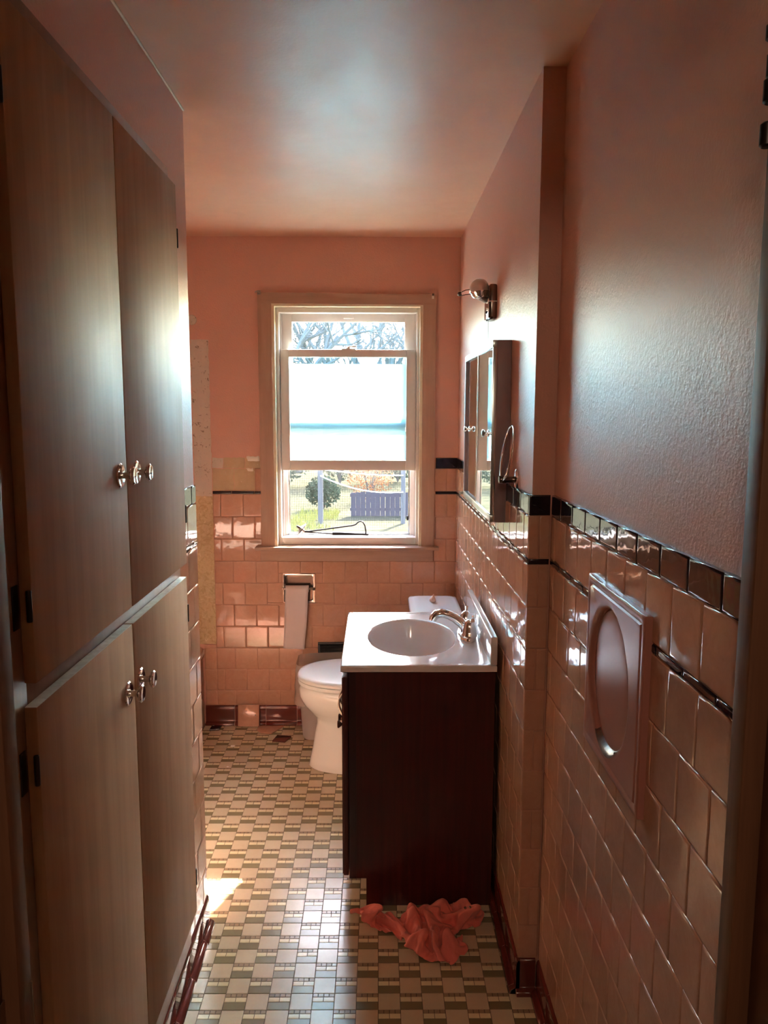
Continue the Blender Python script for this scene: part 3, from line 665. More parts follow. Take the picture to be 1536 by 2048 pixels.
# ------------------------------------------------------------------ sink top
top = thing('sink_counter', 'glossy white cultured marble sink top with oval basin and backsplash', 'sink top', (0.13, 2.62, 0.775))
ux0, ux1, uy0, uy1, zt, zb = -0.112, 0.364, 2.300, 2.940, 0.7975, 0.7752
bx, by, ba, bb = 0.118, 2.620, 0.152, 0.216
NA = 96
def rectpt(a, inset=0.0):
    c, s = math.cos(a), math.sin(a); X0, X1, Y0, Y1 = ux0 + inset, ux1 - inset, uy0 + inset, uy1 - inset
    ts = []
    if c > 1e-9: ts.append((X1 - bx) / c)
    if c < -1e-9: ts.append((X0 - bx) / c)
    if s > 1e-9: ts.append((Y1 - by) / s)
    if s < -1e-9: ts.append((Y0 - by) / s)
    t_ = min(ts); return (bx + c * t_, by + s * t_)
angs = [2 * PI * k / NA for k in range(NA)]
for X, Y in ((ux0, uy0), (ux0, uy1), (ux1, uy0), (ux1, uy1)):
    a = math.atan2(Y - by, X - bx) % (2 * PI); k = min(range(NA), key=lambda q: abs(angs[q] - a)); angs[k] = a
def er(k, z): return [(bx + math.cos(a) * k * ba / 1.0, by + math.sin(a) * k * bb, z) for a in angs]
def rr_(ins, z): return [rectpt(a, ins) + (z,) for a in angs]
rings = [er(1.03, zb), rr_(0.004, zb), rr_(0.0, zb + 0.003), rr_(0.0, zt - 0.004), rr_(0.0012, zt - 0.0012), rr_(0.004, zt), rr_(0.016, zt), rr_(0.019, zt - 0.0016), rr_(0.023, zt - 0.0018)]
rings += [er(1.04, zt - 0.0018), er(1.0, zt - 0.0030), er(0.970, zt - 0.010), er(0.945, zt - 0.028), er(0.90, zt - 0.062), er(0.83, zt - 0.098), er(0.70, zt - 0.130), er(0.50, zt - 0.150), er(0.25, zt - 0.158), er(0.11, zt - 0.160)]
mb = MB().loft(rings, False, True); mb.build('counter_with_basin', 'marble', top, 45)
B(0.3440, 0.3645, uy0, uy1, zt - 0.0005, 0.886, 0.004, 3).build('backsplash', 'marble', top, 40)
MB().lathe([(0.0, 0.0), (0.022, 0.0), (0.022, 0.003), (0.016, 0.0045), (0.0, 0.003)], (bx, by, zt - 0.1598), (0, 0, 1), 24).build('drain_ring', 'chrome', top, 40)

fau = thing('faucet', 'chrome two handled sink faucet with arched spout on the white sink top', 'faucet', (0.305, 2.62, zt))
FZ = zt - 0.0016
def oval(cx, cy_, a, b, z, n=32): return [(cx + a * math.cos(2 * PI * k / n), cy_ + b * math.sin(2 * PI * k / n), z) for k in range(n)]
MB().loft([oval(0.307, 2.62, 0.031, 0.090, FZ), oval(0.307, 2.62, 0.031, 0.090, FZ + 0.006), oval(0.307, 2.62, 0.029, 0.088, FZ + 0.008), oval(0.307, 2.62, 0.028, 0.087, FZ + 0.017), oval(0.307, 2.62, 0.023, 0.080, FZ + 0.021)]).build('base_plate', 'chrome', fau, 40)
sp_pts = [(0.311, 2.62, FZ + 0.014), (0.302, 2.62, FZ + 0.030), (0.287, 2.62, FZ + 0.047), (0.266, 2.62, FZ + 0.064), (0.243, 2.62, FZ + 0.076), (0.221, 2.62, FZ + 0.081), (0.203, 2.62, FZ + 0.077), (0.193, 2.62, FZ + 0.066), (0.190, 2.62, FZ + 0.056)]
MB().tube(sp_pts, [0.020, 0.0185, 0.0170, 0.0160, 0.0155, 0.0155, 0.0155, 0.0150, 0.0140], 18).build('spout', 'chrome', fau, 60)
for s in (-1, 1):
    yc = 2.62 + s * 0.056
    h = MB().lathe([(0.0265, 0.017), (0.0265, 0.024), (0.0240, 0.027), (0.0228, 0.040), (0.0195, 0.054), (0.0145, 0.066), (0.0080, 0.073), (0.0, 0.075)], (0.309, yc, FZ), (0, 0, 1), 24).build('handle', 'chrome', fau, 40)
    MB().tube([(0.309, yc, FZ + 0.062), (0.313, yc + s * 0.010, FZ + 0.071), (0.315, yc + s * 0.024, FZ + 0.076), (0.316, yc + s * 0.034, FZ + 0.079)], [0.0060, 0.0052, 0.0056, 0.0066], 12).build('lever', 'chrome', h, 50)
MB().lathe([(0.0025, 0.015), (0.0025, 0.058), (0.0050, 0.062), (0.0062, 0.068), (0.0045, 0.073), (0.0, 0.075)], (0.330, 2.62, FZ), (0, 0, 1), 14).build('lift_rod', 'chrome', fau, 40)

# ------------------------------------------------------------------ toilet, facing left with its tank on the mirror wall
toi = thing('toilet', 'white toilet with closed lid facing left behind the vanity', 'toilet', (0.0, 3.33, 0))
TY = 3.33
def egg(xf, xb, hw, z, n=40, pw=2.2):
    """outline that is round at the front (-x) and squarer at the back"""
    xc = xf + (xb - xf) * 0.55; pts = []
    for k in range(n):
        a = 2 * PI * k / n; c, s = math.cos(a), math.sin(a)
        rx = (xb - xc) if c > 0 else (xc - xf); e = 2 / (2.8 if c > 0 else pw)
        pts.append((xc + math.copysign(abs(c) ** e, c) * rx, TY + math.copysign(abs(s) ** e, s) * hw, z))
    return pts
rings = [egg(-0.300, 0.170, 0.112, 0.0), egg(-0.304, 0.172, 0.115, 0.006), egg(-0.298, 0.170, 0.110, 0.030), egg(-0.285, 0.165, 0.103, 0.090), egg(-0.274, 0.160, 0.099, 0.160), egg(-0.266, 0.160, 0.100, 0.205),
         egg(-0.272, 0.165, 0.112, 0.232), egg(-0.300, 0.175, 0.140, 0.262), egg(-0.328, 0.180, 0.163, 0.296), egg(-0.342, 0.182, 0.176, 0.330), egg(-0.343, 0.182, 0.179, 0.360), egg(-0.336, 0.180, 0.176, 0.380), egg(-0.322, 0.178, 0.168, 0.386)]
MB().loft(rings).build('bowl', 'china', toi, 60)
MB().loft([egg(-0.338, 0.105, 0.176, 0.389), egg(-0.347, 0.110, 0.183, 0.391), egg(-0.349, 0.110, 0.185, 0.400), egg(-0.346, 0.108, 0.183, 0.4065), egg(-0.338, 0.10, 0.176, 0.407)]).build('seat', 'seat', toi, 50)
lid = MB().loft([egg(-0.340, 0.105, 0.178, 0.409), egg(-0.349, 0.110, 0.185, 0.411), egg(-0.350, 0.110, 0.186, 0.420), egg(-0.344, 0.106, 0.181, 0.428), egg(-0.325, 0.10, 0.166, 0.4325), egg(-0.25, 0.06, 0.11, 0.4345)]).build('lid', 'seat', toi, 50)
for s in (-1, 1): B(0.085, 0.125, TY + s * 0.075 - 0.018, TY + s * 0.075 + 0.018, 0.386, 0.425, 0.006).build('hinge_cap', 'seat', lid, 50)
MB().loft([rrect(0.165, 0.352, TY - 0.200, TY + 0.200, 0.384, 0.03), rrect(0.158, 0.356, TY - 0.212, TY + 0.212, 0.42, 0.035), rrect(0.150, 0.358, TY - 0.222, TY + 0.222, 0.684, 0.035)]).build('tank', 'china', toi, 60)
MB().loft([rrect(0.146, 0.360, TY - 0.228, TY + 0.228, 0.684, 0.036), rrect(0.140, 0.364, TY - 0.234, TY + 0.234, 0.690, 0.038), rrect(0.140, 0.364, TY - 0.234, TY + 0.234, 0.706, 0.038), rrect(0.146, 0.360, TY - 0.228, TY + 0.228, 0.7135, 0.036), rrect(0.165, 0.345, TY - 0.21, TY + 0.21, 0.716, 0.03)]).build('tank_lid', 'china', toi, 60)
lv = MB().lathe([(0.011, 0), (0.011, 0.006), (0.006, 0.010)], (0.150, TY - 0.16, 0.640), (-1, 0, 0), 14); lv.tube([(0.141, TY - 0.16, 0.640), (0.138, TY - 0.13, 0.636), (0.138, TY - 0.095, 0.630)], [0.005, 0.0045, 0.006], 10)
lv.build('flush_lever', 'chrome', toi, 40)
for s in (-1, 1): MB().lathe([(0.014, 0.0), (0.014, 0.006), (0.010, 0.014), (0.0, 0.016)], (0.02, TY + s * 0.112, 0.0), (0, 0, 1), 14).build('bolt_cap', 'china', toi, 40)

t = tag(MB().lathe([(0.002, 0.0), (0.011, 0.004), (0.015, 0.010), (0.0135, 0.017), (0.0085, 0.023), (0.0055, 0.029), (0.0025, 0.036), (0.0, 0.040)], (0.245, TY + 0.085, 0.7155), (0.15, 0.1, 1), 16).build('seashell', 'shell', None, 50), 'tiny pinkish sea shell standing on the toilet tank lid', 'shell')

# ------------------------------------------------------------------ waste basket with its liner
wbk = thing('wastebasket', 'frosted white plastic wastebasket with a clear liner bag behind the toilet', 'wastebasket', (-0.24, 3.655, 0))
MB().loft([rrect(-0.352, -0.140, 3.585, 3.720, 0.0, 0.035), rrect(-0.358, -0.134, 3.578, 3.727, 0.010, 0.04), rrect(-0.378, -0.112, 3.560, 3.742, 0.306, 0.045), rrect(-0.381, -0.109, 3.557, 3.745, 0.312, 0.046), rrect(-0.376, -0.114, 3.562, 3.740, 0.312, 0.043), rrect(-0.354, -0.138, 3.583, 3.722, 0.014, 0.038)]).build('basket', 'basket', wbk, 50)
rg = []
for z, e in ((0.185, 0.012), (0.21, 0.010), (0.24, 0.009), (0.27, 0.008), (0.300, 0.007), (0.320, 0.006), (0.34, 0.004), (0.362, 0.004), (0.380, 0.003)):
    r_ = rrect(-0.381 - e, -0.109 + e, 3.556 - e, 3.746 + e, z, 0.05, 10); fl = max(0, (z - 0.320)) / 0.06
    rg.append([(x + 0.006 * noise.noise(Vector((x * 40, y * 40, z * 26))) + 0.006 * fl * noise.noise(Vector((x * 25, y * 25, 4))), y + 0.006 * noise.noise(Vector((y * 40, x * 40, z * 26 + 9))), zz + (0.010 * noise.noise(Vector((x * 18, y * 18, 2))) if z in (0.185, 0.380) else 0)) for x, y, zz in r_])
MB().loft(rg, False, False).build('liner_bag', 'bag', wbk, 70)

# ------------------------------------------------------------------ recessed paper holder and the paper
tp = thing('paper_holder', 'recessed chrome toilet paper holder in the window wall', 'paper holder', (-0.384, YB, 0.698))
mb = MB(); hx0, hx1, hz0, hz1 = -0.4635, -0.3045, 0.6225, 0.7735; ix0, ix1, iz0, iz1 = -0.450, -0.318, 0.637, 0.759
def fr_ring(e, y, r): return [(p[0], y, p[1]) for p in [(q[0], q[1]) for q in rrect(hx0 + e, hx1 - e, hz0 + e, hz1 - e, 0, r, 5)]]
mb.loft([fr_ring(0.0, YB + 0.002, 0.004), fr_ring(0.0, YB - 0.003, 0.004), fr_ring(0.0015, YB - 0.005, 0.004), fr_ring(0.009, YB - 0.005, 0.006), fr_ring(0.012, YB - 0.0035, 0.010), fr_ring(0.013, YB + 0.002, 0.010), fr_ring(0.013, YB + 0.004, 0.010)], False, False)
mb.build('frame', 'chrome', tp, 40)
mb = MB().loft([fr_ring(0.013, YB + 0.004, 0.010), fr_ring(0.014, YB + 0.0075, 0.012), fr_ring(0.024, YB + 0.0085, 0.018)], False, True); mb.build('recess', 'nickel', tp, 50)
for x in (hx0 + 0.004, hx1 - 0.004):
    MB().lathe([(0.007, 0.0), (0.0085, 0.002), (0.0085, 0.018), (0.006, 0.021)], (x, YB - 0.004, 0.699), (0, -1, 0), 14).build('ear', 'chrome', tp, 40)
MB().tube([(hx0 + 0.002, YB - 0.018, 0.699), (hx1 - 0.002, YB - 0.018, 0.699)], 0.0055, 12).build('roller', 'chrome', tp, 50)
pr_ = thing('toilet_paper', 'nearly empty toilet paper roll with a long sheet hanging down', 'toilet paper', (-0.39, YB - 0.018, 0.699))
MB().lathe([(0.0065, 0.0), (0.0165, 0.0), (0.0165, 0.112), (0.0065, 0.112)], (-0.448, YB - 0.018, 0.699), (1, 0, 0), 28).build('roll', 'paper', pr_, 40)
vs_ = []; fs = []; NV = 40; NU = 8
for j in range(NV + 1):
    v = j / NV
    for i in range(NU + 1):
        u = i / NU
        if v < 0.08:
            a = PI / 2 + (v / 0.08) * PI / 2; yy, zz = YB - 0.018 + 0.0172 * math.cos(a), 0.699 + 0.0172 * math.sin(a)
        else:
            w_ = (v - 0.08) / 0.92; yy, zz = YB - 0.018 - 0.0172 + 0.004 * w_ + 0.0015 * math.sin(w_ * 9 + u * 2) * w_, 0.699 - 0.298 * w_ - 0.004 * u * w_
        w_ = max(0, (v - 0.08) / 0.92)
        xl = -0.4475 - 0.0145 * w_; xr = -0.336 - 0.0195 * w_ + 0.003 * math.sin(w_ * 5) * w_
        vs_.append((xl + (xr - xl) * u, yy, zz))
for j in range(NV):
    for i in range(NU): a = j * (NU + 1) + i; fs.append((a, a + 1, a + NU + 2, a + NU + 1))
sh = MB().add(vs_, fs).build('hanging_sheet', 'paper', pr_, 60); md = sh.modifiers.new('thick', 'SOLIDIFY'); md.thickness = 0.0006

# ------------------------------------------------------------------ black louvred vent low on the window wall
vt = thing('wall_vent', 'black louvred vent low on the window wall above the wastebasket', 'vent', (-0.14, YB - 0.006, 0.36))
mb = MB(); mb.box(-0.294, 0.010, YB - 0.010, YB, 0.413, 0.425, 0.002); mb.box(-0.294, 0.010, YB - 0.010, YB, 0.310, 0.322, 0.002); mb.box(-0.294, -0.282, YB - 0.010, YB, 0.322, 0.413, 0.002); mb.box(-0.002, 0.010, YB - 0.010, YB, 0.322, 0.413, 0.002)
mb.build('frame', 'blackplastic', vt, 40)
B(-0.282, -0.002, YB - 0.0015, YB, 0.322, 0.413).build('backing', 'blackplastic', vt)
for k in range(7):
    z = 0.329 + k * 0.0125
    MB().add([(-0.282, YB - 0.0085, z), (-0.002, YB - 0.0085, z), (-0.002, YB - 0.002, z + 0.008), (-0.282, YB - 0.002, z + 0.008), (-0.282, YB - 0.0085, z - 0.0015), (-0.002, YB - 0.0085, z - 0.0015), (-0.002, YB - 0.002, z + 0.0065), (-0.282, YB - 0.002, z + 0.0065)],
             [(0, 1, 2, 3), (7, 6, 5, 4), (0, 4, 5, 1), (2, 6, 7, 3), (1, 5, 6, 2), (3, 7, 4, 0)]).build('louvre', 'blackplastic', vt)

# ------------------------------------------------------------------ mirror cabinet
mc = thing('medicine_cabinet', 'dark sided medicine cabinet with two sliding mirror doors on the right wall', 'mirror cabinet', (0.388, 2.665, 1.235))
my0, my1, mz0, mz1 = 2.302, 3.030, 1.236, 1.768
mb = MB(); mb.box(0.346, 0.387, my0, my0 + 0.012, mz0, mz1, 0.0015); mb.box(0.346, 0.387, my1 - 0.012, my1, mz0, mz1, 0.0015); mb.box(0.346, 0.387, my0 + 0.012, my1 - 0.012, mz0, mz0 + 0.012); mb.box(0.346, 0.387, my0 + 0.012, my1 - 0.012, mz1 - 0.012, mz1); mb.box(0.380, 0.387, my0 + 0.012, my1 - 0.012, mz0 + 0.012, mz1 - 0.012)
mb.build('case', 'bronze', mc, 40)
for z0, z1 in ((mz0, mz0 + 0.022), (mz1 - 0.022, mz1)):
    B(0.333, 0.346, my0, my1, z0, z1, 0.0015).build('track', 'steel', mc, 40)
B(0.333, 0.346, my1 - 0.020, my1, mz0 + 0.022, mz1 - 0.022, 0.001).build('far_stile', 'bronze', mc, 40)
B(0.333, 0.346, my0, my0 + 0.006, mz0 + 0.022, mz1 - 0.022, 0.001).build('near_stile', 'steel', mc, 40)
for y0, y1, x, ky in ((my0 + 0.007, 2.672, 0.3365, 2.392), (2.650, my1 - 0.021, 0.3415, 2.936)):
    d = B(x, x + 0.004, y0, y1, mz0 + 0.020, mz1 - 0.020).build('mirror_door', 'mirror', mc)
    B(x - 0.0005, x + 0.0045, y1 - 0.004 if ky < 2.6 else y0, y1 if ky < 2.6 else y0 + 0.004, mz0 + 0.020, mz1 - 0.020).build('edge_strip', 'steel', d)
    MB().lathe([(0.011, 0.0), (0.011, 0.002), (0.0045, 0.004), (0.0045, 0.010), (0.0105, 0.014), (0.0115, 0.018), (0.008, 0.0205), (0.0, 0.021)], (x, ky, 1.497), (-1, 0, 0), 20).build('knob', 'chrome', d, 35)

# ------------------------------------------------------------------ wall light
wlamp = thing('wall_light', 'chrome wall light with an opal globe above the mirror cabinet', 'wall light', (0.388, 2.66, 1.86))
mb = MB().box(0.362, 0.389, 2.612, 2.708, 1.862, 1.974, 0.008, 3); mb.build('backplate', 'nickel', wlamp, 40)
B(0.3595, 0.3625, 2.616, 2.704, 1.866, 1.928, 0.001).build('front_plate', 'chrome', wlamp, 40)
B(0.3605, 0.3885, 2.6105, 2.7095, 1.9165, 1.9195).build('band', 'brushed', wlamp)
MB().lathe([(0.0045, 0), (0.0045, 0.004), (0.002, 0.006)], (0.360, 2.64, 1.885), (-1, 0, 0), 12).build('switch', 'blackplastic', wlamp, 40)
MB().tube([(0.362, 2.66, 1.925), (0.350, 2.66, 1.932), (0.345, 2.66, 1.938)], [0.010, 0.012, 0.016], 16).build('socket', 'brushed', wlamp, 50)
GC = (0.335, 2.66, 1.9645)
MB().lathe([(max(0.0324 * math.sin(PI * k / 20), 0), -0.0324 * math.cos(PI * k / 20)) for k in range(21)], GC, (-0.3, 0, 1), 28).build('globe', 'opal', wlamp, 60)
MB().lathe([(0.020, -0.030), (0.026, -0.024), (0.029, -0.016), (0.0325, -0.013), (0.0335, -0.010), (0.031, -0.011)], GC, (-0.1, 0, 1), 28).build('gallery_ring', 'chrome', wlamp, 40)
for dz in (0.0045, -0.010):
    MB().tube([(0.308, 2.66, 1.957 + dz), (0.290, 2.66, 1.955 + dz), (0.276, 2.66, 1.949 + dz * 0.8)], 0.0016, 8).build('bracket_wire', 'nickel', wlamp, 50)
MB().lathe([(0.004, 0), (0.007, 0.002), (0.007, 0.010), (0.003, 0.013)], (0.277, 2.66, 1.948), (-1, 0, -0.2), 14).build('thumb_nut', 'nickel', wlamp, 40)
mb = MB()
for k in range(34): mb.lathe([(0.0, -0.0014), (0.0011, -0.0008), (0.0014, 0), (0.0011, 0.0008), (0.0, 0.0014)], (0.3635, 2.635, 1.860 - k * 0.0034), (0, 0, 1), 6)
mb.build('pull_chain', 'brushed', wlamp, 60)

# ------------------------------------------------------------------ towel ring
tr = thing('towel_ring', 'chrome towel ring flipped upright beside the mirror cabinet', 'towel ring', (0.388, 2.165, 1.375))
MB().loft([[(0.3885, 2.165 + a * 0.019, 1.379 + b * 0.027) for a, b in [(math.cos(2 * PI * k / 24), math.sin(2 * PI * k / 24)) for k in range(24)]], [(0.383, 2.165 + a * 0.019, 1.379 + b * 0.027) for a, b in [(math.cos(2 * PI * k / 24), math.sin(2 * PI * k / 24)) for k in range(24)]], [(0.380, 2.165 + a * 0.015, 1.379 + b * 0.022) for a, b in [(math.cos(2 * PI * k / 24), math.sin(2 * PI * k / 24)) for k in range(24)]]]).build('wall_plate', 'chrome', tr, 40)
MB().lathe([(0.0105, 0.0), (0.0085, 0.006), (0.0085, 0.024), (0.0110, 0.028), (0.0110, 0.044), (0.0095, 0.046)], (0.382, 2.165, 1.376), (-1, 0, 0), 20).build('post', 'nickel', tr, 40)
rc = Vector((0.3580, 2.165, 1.4500)); lean = Vector((0.165, 0, 1)).normalized()
MB().tube([rc + Vector((0, 1, 0)) * 0.0755 * math.sin(2 * PI * k / 48) - lean * 0.0755 * math.cos(2 * PI * k / 48) for k in range(49)], 0.0034, 10, False).build('ring', 'chrome', tr, 60)

# ------------------------------------------------------------------ mauve laundry chute door
ch = thing('laundry_chute_door', 'square mauve enamelled laundry chute door with an oval finger recess', 'chute door', (XN, 1.366, 0.905))
py0, py1, pz0, pz1, pxf = 1.200, 1.533, 0.906, 1.245, XN - 0.0125
oy, oz, ory, orz = 1.388, 1.075, 0.118, 0.132
NP = 96; pang = [2 * PI * k / NP for k in range(NP)]
def prect(a, ins):
    c, s = math.cos(a), math.sin(a); ts = []
    Y0, Y1, Z0, Z1 = py0 + ins, py1 - ins, pz0 + ins, pz1 - ins
    if c > 1e-9: ts.append((Y1 - oy) / c)
    if c < -1e-9: ts.append((Y0 - oy) / c)
    if s > 1e-9: ts.append((Z1 - oz) / s)
    if s < -1e-9: ts.append((Z0 - oz) / s)
    t_ = min(ts); return (oy + c * t_, oz + s * t_)
for Y, Z in ((py0, pz0), (py0, pz1), (py1, pz0), (py1, pz1)):
    a = math.atan2(Z - oz, Y - oy) % (2 * PI); k = min(range(NP), key=lambda q: abs(pang[q] - a)); pang[k] = a
def pr1(ins, x): return [(x,) + prect(a, ins) for a in pang]
def pe1(k, x): return [(x, oy + math.cos(a) * ory * k, oz + math.sin(a) * orz * k) for a in pang]
def pmix(u, x):
    r = [prect(a, 0.034) for a in pang]; e = [(oy + math.cos(a) * ory * 1.09, oz + math.sin(a) * orz * 1.09) for a in pang]
    return [(x, p[0] * (1 - u) + q[0] * u, p[1] * (1 - u) + q[1] * u) for p, q in zip(r, e)]
rings = [pr1(0.0, XN + 0.002), pr1(0.0, pxf + 0.002), pr1(0.002, pxf), pr1(0.012, pxf), pr1(0.0150, pxf + 0.0025), pr1(0.0170, pxf + 0.0025), pr1(0.0195, pxf - 0.0006)]
rings += [pe1(1.10, pxf - 0.0006), pe1(1.05, pxf + 0.0004), pe1(1.0, pxf + 0.004), pe1(0.975, pxf + 0.010), pe1(0.965, XN + 0.0022)]
MB().loft(rings, False, False).build('plate', 'mauve', ch, 45)
MB().loft([pe1(0.97, XN - 0.0015), pe1(0.90, XN - 0.0035), pe1(0.6, XN - 0.0040)], False, True).build('recess_panel', 'mauve', ch, 50)
pts = []
for k in range(13):
    a = math.radians(205 + 75 * k / 12 - 180 + 180)
    pts.append((a, 0.0))
rr1, rr2, rr3 = [], [], []
vs_ = []; fs = []
for k in range(17):
    a = math.radians(-62 - (62) * (1 - k / 16)) ; w_ = math.sin(PI * k / 16) ** 0.5
    for kk, xx in ((1.075, pxf - 0.0010), (1.04, pxf - 0.0002), (1.0, pxf + 0.0030), (0.962, XN - 0.003)):
        k2 = 1.0 + (kk - 1.0) * (w_ if kk > 1 else 1); vs_.append((xx - 0.0006, oy + math.cos(a) * ory * k2, oz + math.sin(a) * orz * k2))
for k in range(16):
    for q in range(3): i = k * 4 + q; fs.append((i, i + 1, i + 5, i + 4))
o = MB().add(vs_, fs).build('worn_lip', 'baremetal', ch, 60); o['label'] = 'bare grey metal where the enamel has worn off'

# ------------------------------------------------------------------ loose tiles and crumbs on the floor
def loose(name, m, label, w, h, loc, rot, t_=0.0075, crop=None):
    mb = MB()
    pl = crop or [(-w / 2, -h / 2), (w / 2, -h / 2), (w / 2, h / 2), (-w / 2, h / 2)]
    c = Vector((sum(p[0] for p in pl) / len(pl), sum(p[1] for p in pl) / len(pl), 0))
    def rg_(k, z): return [tuple(c + (Vector((p[0], p[1], 0)) - c) * k + Vector((0, 0, z))) for p in pl]
    mb.loft([rg_(0.97, 0), rg_(1.0, 0.001), rg_(1.0, t_ - 0.003), rg_(0.985, t_ - 0.0008), rg_(0.95, t_)])
    o = mb.build(name, m, None, 50); o.location = loc; o.rotation_euler = rot
    return tag(o, label, 'tile')
YBASE = YB + 0.006
o = loose('loose_wall_tile', 'tile', 'loose salmon tile leaning upright against the maroon base', 0.106, 0.1085, (-0.640, YB - 0.027, 0.0560), (math.radians(82), 0, math.radians(0)))
MB().lathe([(0.0, 0.0), (0.0032, 0.0), (0.0030, 0.0006), (0.0, 0.0007)], (0.034, 0.004, 0.0075), (0, 0, 1), 10).build('chip', 'blackplastic', o)
loose('broken_wall_tile', 'tile', 'broken salmon tile lying flat beside the leaning tile', 0.13, 0.1, (-0.535, 3.692, 0.0004), (0, 0, 0), 0.0075, [(-0.060, 0.008), (-0.036, -0.030), (0.020, -0.042), (0.052, 0.012), (0.070, 0.052), (-0.055, 0.052)])
loose('dark_tile_fragment', 'maroon', 'dark maroon tile piece lying flat near the wastebasket', 0.07, 0.06, (-0.455, 3.590, 0.0004), (0, 0, math.radians(-8)), 0.0075, [(-0.040, -0.032), (0.022, -0.034), (0.038, 0.030), (-0.034, 0.034)])
loose('dark_tile_fragment', 'black', 'blackish tile piece lying in the corner by the tub', 0.05, 0.05, (-0.800, 3.720, 0.0004), (0, 0, math.radians(10)), 0.0075, [(-0.030, -0.022), (0.020, -0.024), (0.030, 0.020), (-0.020, 0.024)])
def crumb(x, y, r, label):
    mb = MB(); bm = bmesh.new(); bmesh.ops.create_icosphere(bm, subdivisions=2, radius=r)
    for v in bm.verts:
        k = 1 + 0.45 * noise.noise(v.co * (1.2 / r) + Vector((x * 50, y * 50, 0))); v.co = Vector((v.co.x * k * 1.4, v.co.y * k, max(v.co.z * k * 0.5, -r * 0.3)))
    zmin = min(v.co.z for v in bm.verts); bm.verts.index_update()
    mb.add([(v.co.x + x, v.co.y + y, v.co.z - zmin + 0.0002) for v in bm.verts], [[v.index for v in f.verts] for f in bm.faces]); bm.free()
    tag(mb.build('plaster_crumb', 'white', None, 60), label, 'crumb')
crumb(-0.676, 3.513, 0.0075, 'white plaster crumb lying out on the floor tiles before the leaning tile')
crumb(-0.815, 3.742, 0.008, 'white plaster crumb behind the blackish tile piece in the tub corner')
crumb(-0.568, 3.742, 0.006, 'white plaster crumb right beside the foot of the leaning tile')
crumb(-0.660, 3.300, 0.004, 'tiny white plaster crumb alone on the open floor')

# ------------------------------------------------------------------ red rag in front of the vanity
OUT = [(-0.085, 2.262), (-0.078, 2.288), (-0.050, 2.302), (-0.005, 2.308), (0.060, 2.309), (0.110, 2.304), (0.150, 2.296), (0.185, 2.300), (0.215, 2.309), (0.262, 2.310), (0.290, 2.302), (0.318, 2.275), (0.334, 2.240), (0.330, 2.205), (0.300, 2.172), (0.258, 2.156), (0.225, 2.160), (0.214, 2.135), (0.216, 2.100), (0.205, 2.065), (0.182, 2.042), (0.150, 2.032), (0.126, 2.046), (0.112, 2.085), (0.092, 2.120), (0.058, 2.160), (0.036, 2.205), (0.022, 2.222), (0.008, 2.208), (-0.020, 2.200), (-0.055, 2.212), (-0.078, 2.236)]
def pdist(x, y):
    ins = False; dm = 9; n = len(OUT)
    for i in range(n):
        x0, y0 = OUT[i]; x1, y1 = OUT[(i + 1) % n]
        if (y0 > y) != (y1 > y) and x < (x1 - x0) * (y - y0) / (y1 - y0) + x0: ins = not ins
        dx, dy = x1 - x0, y1 - y0; t_ = max(0, min(1, ((x - x0) * dx + (y - y0) * dy) / (dx * dx + dy * dy)))
        dm = min(dm, math.hypot(x - x0 - dx * t_, y - y0 - dy * t_))
    return dm if ins else -dm
